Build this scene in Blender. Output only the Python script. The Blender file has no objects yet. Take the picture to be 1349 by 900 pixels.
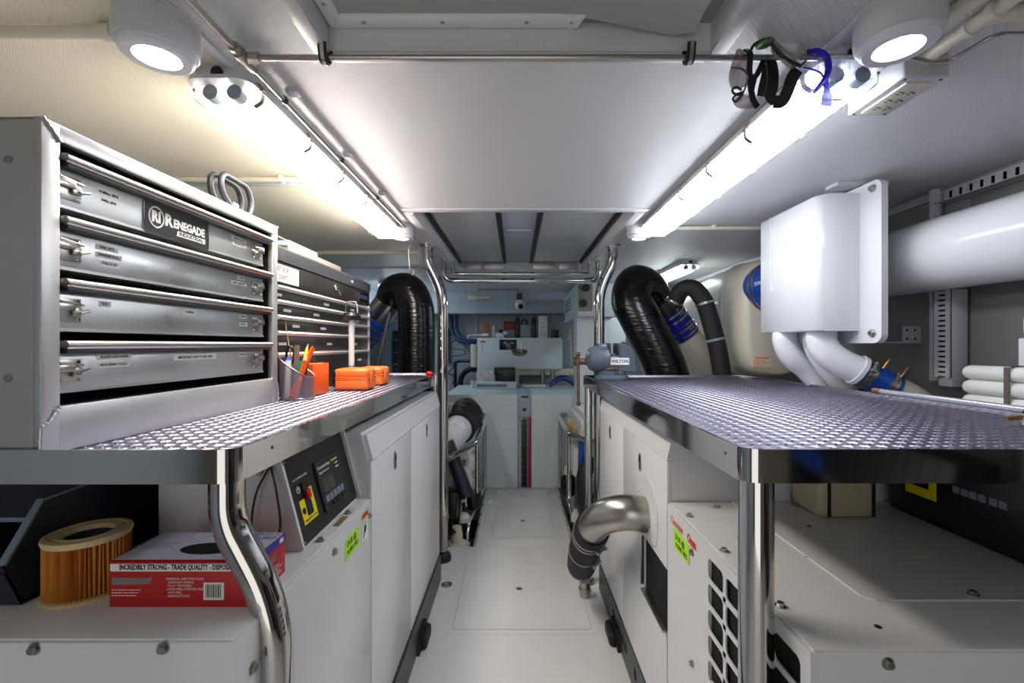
import bpy, bmesh, math, random
from mathutils import Vector, Matrix
random.seed(7)
S = bpy.context.scene
COL = S.collection
PI = math.pi
CZ = 1.23                      # camera height above the sole
FPX = 600.0                    # focal length in pixels of the 1349 wide frame
VX, VY = 680.0, 454.0          # vanishing point

# ------------------------------------------------------------------ camera
cd = bpy.data.cameras.new('camera'); cam = bpy.data.objects.new('camera', cd); COL.objects.link(cam)
cam.location = (0, 0, CZ); cam.rotation_euler = (PI/2, 0, 0)
cd.sensor_width = 36; cd.lens = FPX*36/1349
cd.shift_x = -(VX-674.5)/1349; cd.shift_y = (VY-450)/1349
cd.clip_start = 0.02
S.camera = cam
# ------------------------------------------------------------------ world, exposure
w = bpy.data.worlds.new('world'); S.world = w; w.use_nodes = True
bg = w.node_tree.nodes['Background']; bg.inputs[0].default_value = (0.95, 0.93, 0.9, 1); bg.inputs[1].default_value = 1.15
S.view_settings.view_transform = 'Standard'; S.view_settings.look = 'None'
S.view_settings.exposure = 0.3; S.view_settings.gamma = 1; S.view_settings.use_curve_mapping = False
TUBE_L = ((1.0, 0.93, 0.84), 30.0)
TUBE_R = ((0.91, 0.95, 1.0), 15.5)
TUBE_A = ((0.86, 0.96, 1.0), 12.0)
SPOT = ((0.86, 0.86, 1.0), 30.0)

def P(px, py, Y):
    return Vector(((px-VX)/FPX*Y, Y, CZ-(py-VY)/FPX*Y))

# ------------------------------------------------------------------ materials
def lin(c):
    c = c/255.0
    return c/12.92 if c <= 0.04045 else ((c+0.055)/1.055)**2.4
def rgb(r, g, b): return (lin(r), lin(g), lin(b), 1)
MATS = {}
def mat(name, col, rough=0.5, metal=0.0, bump=0.0, bscale=50, bdist=0.002, spec=0.5, vary=0.0, vscale=4, stretch=None, coat=0.0, trans=0, alpha=1, rvary=0.0):
    if name in MATS: return MATS[name]
    m = bpy.data.materials.new(name); m.use_nodes = True
    nt = m.node_tree; b = nt.nodes['Principled BSDF']
    b.inputs['Base Color'].default_value = rgb(*col)
    b.inputs['Roughness'].default_value = rough; b.inputs['Metallic'].default_value = metal
    b.inputs['Specular IOR Level'].default_value = spec
    b.inputs['Coat Weight'].default_value = coat
    b.inputs['Transmission Weight'].default_value = trans
    b.inputs['Alpha'].default_value = alpha
    if bump or vary or rvary:
        tc = nt.nodes.new('ShaderNodeTexCoord'); mp = nt.nodes.new('ShaderNodeMapping')
        nt.links.new(tc.outputs['Object'], mp.inputs[0])
        if stretch: mp.inputs['Scale'].default_value = stretch
    if bump:
        n = nt.nodes.new('ShaderNodeTexNoise'); n.inputs['Scale'].default_value = bscale; n.inputs['Detail'].default_value = 3
        nt.links.new(mp.outputs[0], n.inputs['Vector'])
        bp = nt.nodes.new('ShaderNodeBump'); bp.inputs['Strength'].default_value = bump; bp.inputs['Distance'].default_value = bdist
        nt.links.new(n.outputs['Fac'], bp.inputs['Height']); nt.links.new(bp.outputs[0], b.inputs['Normal'])
    if vary or rvary:
        n2 = nt.nodes.new('ShaderNodeTexNoise'); n2.inputs['Scale'].default_value = vscale; n2.inputs['Detail'].default_value = 5
        nt.links.new(mp.outputs[0], n2.inputs['Vector'])
    if vary:
        r = nt.nodes.new('ShaderNodeMapRange'); r.inputs['To Min'].default_value = 1-vary; r.inputs['To Max'].default_value = 1.0
        r.inputs['From Min'].default_value = 0.3; r.inputs['From Max'].default_value = 0.65
        nt.links.new(n2.outputs['Fac'], r.inputs['Value'])
        mx = nt.nodes.new('ShaderNodeVectorMath'); mx.operation = 'SCALE'; mx.inputs[0].default_value = rgb(*col)[:3]
        nt.links.new(r.outputs[0], mx.inputs['Scale']); nt.links.new(mx.outputs[0], b.inputs['Base Color'])
    if rvary:
        r2 = nt.nodes.new('ShaderNodeMapRange'); r2.inputs['To Min'].default_value = max(0.02, rough-rvary); r2.inputs['To Max'].default_value = rough+rvary
        r2.inputs['From Min'].default_value = 0.3; r2.inputs['From Max'].default_value = 0.7
        nt.links.new(n2.outputs['Fac'], r2.inputs['Value']); nt.links.new(r2.outputs[0], b.inputs['Roughness'])
    MATS[name] = m
    return m
def emis(name, col, s):
    m = bpy.data.materials.new(name); m.use_nodes = True; nt = m.node_tree
    b = nt.nodes['Principled BSDF']; b.inputs['Base Color'].default_value = (*col, 1)
    b.inputs['Emission Color'].default_value = (*col, 1); b.inputs['Emission Strength'].default_value = s
    MATS[name] = m
    return m
def ceiling_mat(nm, c):
    m = mat(nm, c, 0.38)
    nt = m.node_tree; b = nt.nodes['Principled BSDF']
    tc = nt.nodes.new('ShaderNodeTexCoord'); sp = nt.nodes.new('ShaderNodeSeparateXYZ'); nt.links.new(tc.outputs['Object'], sp.inputs[0])
    outs = []
    for ax in (0, 1):
        mu = nt.nodes.new('ShaderNodeMath'); mu.operation = 'MULTIPLY'; mu.inputs[1].default_value = 2*PI/0.0042
        nt.links.new(sp.outputs[ax], mu.inputs[0])
        si = nt.nodes.new('ShaderNodeMath'); si.operation = 'SINE'; nt.links.new(mu.outputs[0], si.inputs[0]); outs.append(si)
    ml = nt.nodes.new('ShaderNodeMath'); ml.operation = 'MULTIPLY'
    nt.links.new(outs[0].outputs[0], ml.inputs[0]); nt.links.new(outs[1].outputs[0], ml.inputs[1])
    bp = nt.nodes.new('ShaderNodeBump'); bp.inputs['Strength'].default_value = 0.55; bp.inputs['Distance'].default_value = 0.0012
    nt.links.new(ml.outputs[0], bp.inputs['Height']); nt.links.new(bp.outputs[0], b.inputs['Normal'])
    return m
CHROME = mat('polished_stainless', (205, 203, 200), 0.07, 1.0)
STEEL = mat('satin_stainless', (178, 174, 168), 0.28, 1.0)
ALU = mat('brushed_aluminium', (205, 204, 203), 0.40, 0.8, vary=0.10, vscale=3, rvary=0.1)
ALUD = mat('drawer_aluminium', (198, 199, 198), 0.36, 0.75, vary=0.12, vscale=5, rvary=0.12)
PLATE = mat('diamond_plate_metal', (136, 133, 150), 0.36, 1.0)
WHITE = mat('white_gloss_paint', (226, 226, 228), 0.22, vary=0.04, vscale=2)
GEL = mat('white_gelcoat', (228, 227, 225), 0.22, vary=0.07, vscale=3, rvary=0.06)
FRP = mat('white_moulded_resin', (216, 219, 224), 0.17)
GREYP = mat('grey_enamel', (120, 134, 146), 0.3)
BLUEGREY = mat('blue_grey_paint', (168, 180, 192), 0.45, vary=0.05)
WALLM = mat('grey_wall_panel', (150, 152, 152), 0.5, vary=0.06)
WALLD = mat('perforated_grey_lining', (112, 113, 114), 0.7, bump=0.3, bscale=300, bdist=0.001)
DARK = mat('dark_grey_paint', (58, 60, 66), 0.4)
BLACK = mat('black_plastic', (14, 14, 16), 0.35)
RUBBER = mat('black_rubber', (20, 20, 22), 0.55)
VOID = mat('black_interior', (6, 6, 7), 0.9)
TAPE = mat('wrapped_black_tape', (10, 10, 13), 0.2, bump=0.6, bscale=11, bdist=0.007, stretch=(1.0, 1.0, 7.0))
SLEEVE = mat('black_fabric_sleeve', (20, 20, 22), 0.75, bump=0.3, bscale=200)
BLUE = mat('blue_silicone', (18, 70, 165), 0.3)
NAVY = mat('navy_plastic', (33, 38, 56), 0.4)
CREAM = mat('cream_fibreglass', (206, 199, 182), 0.28, vary=0.05)
IVORY = mat('ivory_plastic', (214, 208, 192), 0.4)
ORANGE = mat('orange_plastic', (255, 96, 8), 0.4)
ORANGE2 = mat('pale_orange_plastic', (250, 122, 50), 0.4)
RED = mat('red_carton', (186, 28, 30), 0.5)
REDP = mat('red_plastic', (200, 10, 15), 0.25)
YEL = mat('yellow_label', (244, 222, 10), 0.5)
LIME = mat('lime_label', (178, 238, 50), 0.6)
PAPER = mat('white_label', (235, 234, 230), 0.6)
INK = mat('black_ink', (18, 18, 20), 0.6)
REDINK = mat('red_ink', (225, 50, 15), 0.6)
GREYINK = mat('grey_ink', (130, 120, 122), 0.5)
BROWN = mat('brown_card', (150, 105, 70), 0.7)
PLEAT = mat('orange_filter_paper', (196, 128, 48), 0.8)
BEIGE = mat('beige_rubber', (212, 194, 145), 0.6)
BRASS = mat('tarnished_brass', (176, 138, 84), 0.35, 1.0)
RUST = mat('rusty_steel', (120, 96, 80), 0.5, 0.8, vary=0.3, vscale=60)
FOIL = mat('silver_insulation_foil', (205, 208, 212), 0.34, 0.45, bump=0.5, bscale=9, bdist=0.01, stretch=(1, 4, 1))
VINYL = mat('white_insulation_vinyl', (236, 235, 230), 0.45, bump=0.2, bscale=6, bdist=0.01)
TRIM = mat('pale_grey_trim', (196, 197, 202), 0.35)
CLEAR = mat('clear_plastic', (235, 240, 245), 0.05, trans=1.0)
TINT = mat('smoke_tinted_plastic', (150, 125, 130), 0.08, trans=0.75)
BLUEPL = mat('ultramarine_plastic', (48, 22, 200), 0.35)
GREENG = mat('green_rubber', (150, 175, 140), 0.5)
CEIL = ceiling_mat('embossed_vinyl', (216, 216, 220)); CEIL_GLOW = ceiling_mat('cream_lit_embossed_vinyl', (238, 230, 212))  # left panel's cream tint partly carries the warm tube's glow in the colour

# ------------------------------------------------------------------ object bookkeeping
WM = {}
def tag(o, label, cat, group=None, kind=None):
    if label: o['label'] = label
    if cat: o['category'] = cat
    if group: o['group'] = group
    if kind: o['kind'] = kind
    return o
def thing(name, label, cat, loc=(0, 0, 0), rotz=0.0, group=None):
    o = bpy.data.objects.new(name, None); o.empty_display_size = 0.05; COL.objects.link(o)
    o.location = loc; o.rotation_euler = (0, 0, rotz)
    WM[o] = Matrix.Translation(loc) @ Matrix.Rotation(rotz, 4, 'Z')
    return tag(o, label, cat, group)
def link(name, me, parent=None, M=None):
    o = bpy.data.objects.new(name, me); COL.objects.link(o)
    if parent is not None: o.parent = parent; WM[o] = WM[parent]
    else: WM[o] = Matrix.Identity(4)
    return o
def copy_tree(o, parent=None):
    c = o.copy(); COL.objects.link(c)
    if parent is not None: c.parent = parent
    for ch in [x for x in bpy.data.objects if x.parent == o and x != c]: copy_tree(ch, c)
    return c

def F(o, r, u):
    r = Vector(r).normalized(); u = Vector(u); u = (u-u.dot(r)*r).normalized(); n = r.cross(u)
    M = Matrix((r, u, n)).transposed().to_4x4(); M.translation = Vector(o); return M
def rr(x0, y0, x1, y1, r, k=5):
    pts = []
    for cx, cy, a in ((x1-r, y0+r, -90), (x1-r, y1-r, 0), (x0+r, y1-r, 90), (x0+r, y0+r, 180)):
        for i in range(k+1):
            t = math.radians(a+90*i/k); pts.append((cx+r*math.cos(t), cy+r*math.sin(t)))
    return pts
def fillet(pts, rad, k=6):
    pts = [Vector(p) for p in pts]
    out = [pts[0]]
    for i in range(1, len(pts)-1):
        a, b, c = pts[i-1], pts[i], pts[i+1]
        r1 = min(rad, (a-b).length*0.48, (c-b).length*0.48)
        p = b+(a-b).normalized()*r1; q = b+(c-b).normalized()*r1
        for j in range(k+1):
            t = j/k; out.append(p*(1-t)**2+b*2*t*(1-t)+q*t*t)
    out.append(pts[-1]); return out
def spline(pts, k=8):
    pts = [Vector(p) for p in pts]; P0 = [pts[0]*2-pts[1]]+pts+[pts[-1]*2-pts[-2]]; out = []
    for i in range(1, len(P0)-2):
        a, b, c, d = P0[i-1:i+3]
        for j in range(k):
            t = j/k
            out.append(0.5*((2*b)+(c-a)*t+(2*a-5*b+4*c-d)*t*t+(3*b-a-3*c+d)*t**3))
    out.append(pts[-1]); return out

class MB:
    def __init__(s): s.bm = bmesh.new()
    def raw(s, vs, fs):
        V = [s.bm.verts.new(v) for v in vs]
        for f in fs:
            try: s.bm.faces.new([V[i] for i in f])
            except ValueError: pass
        return V
    def box(s, a, b, bev=0.0, seg=2, M=None):
        x0, y0, z0 = (min(a[i], b[i]) for i in range(3)); x1, y1, z1 = (max(a[i], b[i]) for i in range(3))
        vs = [(x0, y0, z0), (x1, y0, z0), (x1, y1, z0), (x0, y1, z0), (x0, y0, z1), (x1, y0, z1), (x1, y1, z1), (x0, y1, z1)]
        V = s.raw(vs, [(0, 3, 2, 1), (4, 5, 6, 7), (0, 1, 5, 4), (1, 2, 6, 5), (2, 3, 7, 6), (3, 0, 4, 7)])
        if bev:
            es = list({e for v in V for e in v.link_edges})
            r = bmesh.ops.bevel(s.bm, geom=es, offset=bev, segments=seg, profile=0.5, affect='EDGES')
            V = list({v for f in r['faces'] for v in f.verts} | {v for v in V if v.is_valid})
        if M is not None: bmesh.ops.transform(s.bm, matrix=M, verts=V)
        return s
    def cbox(s, c, d, bev=0.0, M=None):
        return s.box([c[i]-d[i]/2 for i in range(3)], [c[i]+d[i]/2 for i in range(3)], bev, M=M)
    def tube(s, pts, r, n=14, cap=True, closed=False):
        pts = [Vector(p) for p in pts]; N = len(pts)
        R = r if isinstance(r, (list, tuple)) else [r]*N
        if len(R) != N: R = [R[0]+(R[-1]-R[0])*i/(N-1) for i in range(N)]
        T = []
        for i in range(N):
            if closed: t = pts[(i+1) % N]-pts[i-1]
            else: t = pts[min(i+1, N-1)]-pts[max(i-1, 0)]
            T.append(t.normalized())
        u = T[0].orthogonal().normalized(); rings = []
        for i in range(N):
            u = (u-u.dot(T[i])*T[i]).normalized(); v = T[i].cross(u)
            rings.append([s.bm.verts.new(pts[i]+(u*math.cos(2*PI*j/n)+v*math.sin(2*PI*j/n))*R[i]) for j in range(n)])
        for i in range(N if closed else N-1):
            a, b = rings[i], rings[(i+1) % N]
            for j in range(n): s.bm.faces.new((a[j], a[(j+1) % n], b[(j+1) % n], b[j]))
        if cap and not closed:
            s.bm.faces.new(rings[0][::-1]); s.bm.faces.new(rings[-1])
        return s
    def cyl(s, p0, p1, r, r2=None, n=24): return s.tube([p0, p1], [r, r if r2 is None else r2], n)
    def ribbon(s, pts, w, t, side):
        pts = [Vector(p) for p in pts]; N = len(pts); side = Vector(side); rings = []
        for i in range(N):
            T = (pts[min(i+1, N-1)]-pts[max(i-1, 0)]).normalized()
            a = (side-side.dot(T)*T).normalized(); b = T.cross(a)
            W = w[i] if isinstance(w, (list, tuple)) else w
            rings.append([s.bm.verts.new(pts[i]+a*W/2*x+b*t/2*y) for x, y in ((-1, -1), (1, -1), (1, 1), (-1, 1))])
        for i in range(N-1):
            a, b = rings[i], rings[i+1]
            for j in range(4): s.bm.faces.new((a[j], a[(j+1) % 4], b[(j+1) % 4], b[j]))
        s.bm.faces.new(rings[0][::-1]); s.bm.faces.new(rings[-1]); return s
    def prism(s, pts, M, d, z0=0.0):
        n = len(pts)
        a = [s.bm.verts.new(M @ Vector((p[0], p[1], z0))) for p in pts]; b = [s.bm.verts.new(M @ Vector((p[0], p[1], z0+d))) for p in pts]
        s.bm.faces.new(a[::-1]); s.bm.faces.new(b)
        for i in range(n): s.bm.faces.new((a[i], a[(i+1) % n], b[(i+1) % n], b[i]))
        return s
    def lathe(s, prof, M=None, n=32):
        M = M or Matrix.Identity(4); rings = []
        for r, z in prof:
            if r < 1e-6: rings.append([s.bm.verts.new(M @ Vector((0, 0, z)))])
            else: rings.append([s.bm.verts.new(M @ Vector((r*math.cos(2*PI*j/n), r*math.sin(2*PI*j/n), z))) for j in range(n)])
        for a, b in zip(rings, rings[1:]):
            for j in range(n):
                k = (j+1) % n
                if len(a) == 1 and len(b) == 1: continue
                if len(a) == 1: s.bm.faces.new((a[0], b[k], b[j]))
                elif len(b) == 1: s.bm.faces.new((a[j], a[k], b[0]))
                else: s.bm.faces.new((a[j], a[k], b[k], b[j]))
        return s
    def ball(s, c, r, n=20):
        if not isinstance(r, (list, tuple)): r = (r, r, r)
        bmesh.ops.create_uvsphere(s.bm, u_segments=n, v_segments=n//2, radius=1, matrix=Matrix.Translation(c) @ Matrix.Diagonal((*r, 1)))
        return s
    def loopwall(s, outer, inner, z0, z1):
        n = len(outer)
        q = [[s.bm.verts.new((p[0], p[1], z)) for p in L] for L, z in ((outer, z0), (outer, z1), (inner, z1), (inner, z0))]
        for a in range(4):
            A, B = q[a], q[(a+1) % 4]
            for i in range(n): s.bm.faces.new((A[i], A[(i+1) % n], B[(i+1) % n], B[i]))
        return s
    def build(s, name, m, parent=None, label=None, local=False, angle=38, flat=False):
        bmesh.ops.recalc_face_normals(s.bm, faces=s.bm.faces)
        me = bpy.data.meshes.new(name)
        if parent is not None and not local:
            bmesh.ops.transform(s.bm, matrix=WM[parent].inverted(), verts=s.bm.verts)
        off = None
        if parent is None and len(s.bm.verts):
            xs = [v.co for v in s.bm.verts]
            off = Vector(((min(v.x for v in xs)+max(v.x for v in xs))/2, (min(v.y for v in xs)+max(v.y for v in xs))/2, min(v.z for v in xs)))
            bmesh.ops.translate(s.bm, vec=-off, verts=s.bm.verts)
        s.bm.to_mesh(me); s.bm.free()
        me.materials.append(m)
        if not flat:
            for p in me.polygons: p.use_smooth = True
            me.set_sharp_from_angle(angle=math.radians(angle))
        o = link(name, me, parent)
        if off is not None: o.location = off; WM[o] = Matrix.Translation(off)
        if label: o['label'] = label
        return o
def struct(name, mb, m, flat=False):
    o = mb.build(name, m, flat=flat); o['kind'] = 'structure'; return o
def single(name, mb, m, label, cat, group=None): return tag(mb.build(name, m), label, cat, group)

def text(s, size, M, m, parent, name='lettering', ext=0.0002, bold=0.0, align='CENTER', local=False, sx=1.0, label=None):
    cu = bpy.data.curves.new('t', 'FONT'); cu.body = s; cu.size = size; cu.extrude = ext; cu.offset = bold*size
    cu.align_x = align; cu.align_y = 'CENTER'; cu.resolution_u = 2
    o = bpy.data.objects.new('t', cu); COL.objects.link(o)
    bpy.context.view_layer.update()
    me = bpy.data.meshes.new_from_object(o.evaluated_get(bpy.context.evaluated_depsgraph_get()))
    bpy.data.objects.remove(o); bpy.data.curves.remove(cu)
    M2 = M @ Matrix.Diagonal((sx, 1, 1, 1))
    if not local and parent is not None: M2 = WM[parent].inverted() @ M2
    me.transform(M2); me.materials.clear(); me.materials.append(m); me.name = name
    ob = link(name, me, parent)
    if label: ob['label'] = label
    return ob
def off(M, x=0, y=0, z=0): return M @ Matrix.Translation((x, y, z))
def lines(M, x0, x1, y, n, dy, t, m, parent, name='fine_print', seed=1):
    """rows of small print too fine to read"""
    rnd = random.Random(seed); b = MB()
    for i in range(n):
        x = x0; end = x1-(x1-x0)*rnd.uniform(0, 0.35)
        while x < end:
            L = rnd.uniform(0.5, 1.6)*t*3; L = min(L, end-x+1e-4)
            b.prism([(x, y-i*dy-t/2), (x+L, y-i*dy-t/2), (x+L, y-i*dy+t/2), (x, y-i*dy+t/2)], M, 0.0002); x += L+t*0.9
    return b.build(name, m, parent, flat=True)
ZUP = (0, 0, 1)

# ================================================================== THE SETTING
XL, XR, YB, Y0 = -1.50, 1.56, 5.30, -1.3
HC = 1.80                       # ceiling underside
b = MB(); b.box((XL, Y0, -0.05), (XR, 2.77, 0)); b.box((-0.25, 2.77, -0.06), (0.345, 3.96, -0.012), 0.004)
struct('floor', b, GEL)
b = MB(); b.box((XL, 2.77, -0.45), (XR, YB, -0.40)); b.box((XL, 2.75, -0.45), (XR, 2.77, -0.05)); struct('floor', b, DARK)
b = MB(); b.box((XL-0.05, Y0, -0.45), (XL, YB, 2.0)); struct('wall_left', b, BLUEGREY)
b = MB(); b.box((XR, Y0, -0.45), (XR+0.05, YB, 2.0)); struct('wall_right', b, WALLM)
b = MB(); b.box((XL-0.05, YB, -0.45), (XR+0.05, YB+0.05, 2.0)); struct('wall_back', b, BLUEGREY)
b = MB(); b.box((XL, Y0-0.05, -0.05), (-1.0, Y0, 1.9)); b.box((0.35, Y0-0.05, -0.05), (XR, Y0, 1.9)); b.box((-1.0, Y0-0.05, 1.72), (0.35, Y0, 1.9))
struct('wall_front', b, mat('beige_bulkhead', (150, 142, 128), 0.5))
# ceiling with the two hatch openings: A (near) X -.36...38 Y<.88 ; B X -.44...506 Y 1.945..3.53
A = (-0.362, 0.378, -0.2, 0.885); B = (-0.44, 0.506, 1.95, 3.53)
b = MB(); T = 0.12
b.box((XL, Y0, HC), (-0.595, 3.395, HC+T)); struct('ceiling', b, CEIL_GLOW); b = MB()
for bx in ((-0.595, Y0, B[0], YB), (XL, 3.395, -0.595, YB), (B[1], Y0, XR, YB), (B[0], Y0, B[1], A[2]), (B[0], A[2], A[0], A[3]), (A[1], A[2], B[1], A[3]), (B[0], A[3], B[1], B[2]), (B[0], B[3], B[1], YB)):
    b.box((bx[0], bx[1], HC), (bx[2], bx[3], HC+T))
struct('ceiling', b, CEIL)
b = MB(); b.box((XL, 4.95, 1.57), (XR, YB, HC)); struct('trim_1', b, BLUEGREY)       # deck beam across the aft end
# flat trims covering the panel joints
def flat_trim(n, x0, y0, x1, y1, t=0.004, m=TRIM):
    b = MB(); b.box((x0, y0, HC-t), (x1, y1, HC), 0.0012); return struct('trim_%d' % n, b, m)
flat_trim(2, -0.600, Y0, -0.575, 2.4, 0.006); flat_trim(3, 0.586, Y0, 0.611, 2.4, 0.006)
flat_trim(4, -0.50, 1.905, 0.57, 1.95, 0.004); flat_trim(5, XL, 3.38, B[0], 3.41, 0.004); flat_trim(6, B[1], 3.38, XR, 3.41, 0.004)
flat_trim(7, 0.62, 2.24, XR, 2.27); flat_trim(8, XL, 1.60, -0.61, 1.63, 0.005)
flat_trim(9, A[0]-0.03, A[2], A[0], A[3]+0.03, 0.005); flat_trim(10, A[1], A[2], A[1]+0.03, A[3]+0.03, 0.005); flat_trim(11, A[0], A[3], A[1], A[3]+0.03, 0.005)
flat_trim(12, B[0]-0.04, B[2], B[0], B[3]+0.04, 0.012); flat_trim(13, B[1], B[2], B[1]+0.04, B[3]+0.04, 0.012)
b = MB(); b.box((XR-0.012, 1.70, 1.765), (XR, YB, 1.795), 0.002); struct('trim_14', b, TRIM)
# hatch in the near ceiling opening: framed panel with white vinyl
def screws(b, pts, r=0.004, d=(0, 0, -1), h=0.002):
    for p in pts:
        p = Vector(p); dd = Vector(d)
        b.tube([p, p+dd*h*0.5, p+dd*h], [r, r*0.85, r*0.3], 10)
t = thing('ceiling_hatch', 'overhead hatch with torn white vinyl lining, nearer than the crossing ceiling pipe', 'hatch', (0, 0.35, HC+0.05))
b = MB(); b.box((A[0]-0.005, A[2], HC+0.055), (A[1]+0.005, A[3]+0.004, HC+0.10)); b.build('panel', WALLM, t)
LT = mat('bright_white_trim', (240, 240, 242), 0.4)
b = MB(); b.box((A[0]+0.03, A[3]-0.034, HC+0.043), (0.11, A[3]-0.002, HC+0.055), 0.002); b.box((A[0]+0.002, A[2], HC+0.043), (A[0]+0.032, A[3]-0.002, HC+0.055), 0.002)
b.prism([(0.098, A[3]-0.034), (0.13, A[3]-0.036), (0.118, A[3]-0.004), (0.098, A[3]+0.0)], Matrix.Translation((0, 0, HC+0.042)), 0.012)
b.build('frame', LT, t)
for p in [(x, A[3]-0.018, HC+0.043) for x in (-0.29, -0.14, 0.02, 0.105)]+[(A[0]+0.016, y, HC+0.043) for y in (0.82, 0.7, 0.55)]: b = MB(); screws(b, [p], 0.0045); b.build('frame_screw', STEEL, t)
# vinyl sheet: wavy grid with a drooping flap at the right
b = MB(); nx, ny = 40, 24; g = []
for i in range(nx+1):
    u = i/nx; row = []
    for j in range(ny+1):
        v = j/ny; x = A[0]+0.032+u*(0.68); ymax = 0.853
        if u > 0.62: ymax = 0.853+0.024*min(1, (u-0.62)/0.3)
        if u > 0.93: ymax -= (u-0.93)*0.25
        y = A[2]+v*(ymax-A[2])
        z = HC+0.049+0.003*math.sin(u*13+v*5)*math.cos(v*11)
        if u > 0.60: z -= 0.030*((u-0.60)/0.4)**1.2*v**6
        row.append(b.bm.verts.new((x-0.02*(u > 0.9)*(u-0.9)*10*(1+math.sin(v*40)*0.4)*0.5, y, z)))
    g.append(row)
for i in range(nx):
    for j in range(ny): b.bm.faces.new((g[i][j], g[i+1][j], g[i+1][j+1], g[i][j+1]))
bmesh.ops.solidify(b.bm, geom=b.bm.faces[:], thickness=0.0015)
b.build('vinyl_lining', VINYL, t)
b = MB()
for x, y, a in ((-0.20, 0.80, 0), (0.12, 0.79, 0), (0.25, 0.80, 0), (0.20, 0.835, 1), (-0.05, 0.7, 0)):
    b.cbox((x, y, HC+0.044), (0.008 if a else 0.0015, 0.0015 if a else 0.008, 0.003))
b.build('staple', STEEL, t)
# hatch in the far opening: silver foil insulation in two panels round a grey strip
t = thing('ceiling_hatch', 'large overhead hatch lined with two silver foil insulation panels beyond the grey ceiling board', 'hatch', (0.03, 2.7, HC+0.06))
b = MB(); b.box((B[0]-0.005, B[2]-0.004, HC+0.075), (B[1]+0.005, B[3]+0.004, HC+0.11)); b.build('panel', BLUEGREY, t)
for x0, x1 in ((B[0]+0.035, -0.10), (0.13, B[1]-0.035)):
    b = MB(); b.box((x0, B[2]+0.02, HC+0.06), (x1, B[3]-0.09, HC+0.076), 0.004); b.build('foil_panel', FOIL, t)
b = MB(); b.box((-0.072, B[2]+0.01, HC+0.062), (0.102, B[3]-0.05, HC+0.076), 0.003); b.box((-0.05, 2.5, HC+0.055), (0.08, 2.56, HC+0.063), 0.002); b.build('centre_strip', BLUEGREY, t)
b = MB()
for x in (-0.086, 0.116, B[0]+0.012, B[1]-0.012): b.tube([(x, B[2]+0.015, HC+0.062), (x, B[3]-0.03, HC+0.062)], 0.010, 10)
b.build('rubber_seal', RUBBER, t)
for x0, x1 in ((B[0]+0.04, -0.27), (-0.25, -0.10), (0.13, 0.30), (0.33, B[1]-0.04)): b = MB(); b.box((x0, B[3]-0.03, HC+0.01), (x1, B[3]-0.012, HC+0.06), 0.003); b.build('end_block', ALU, t)

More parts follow.
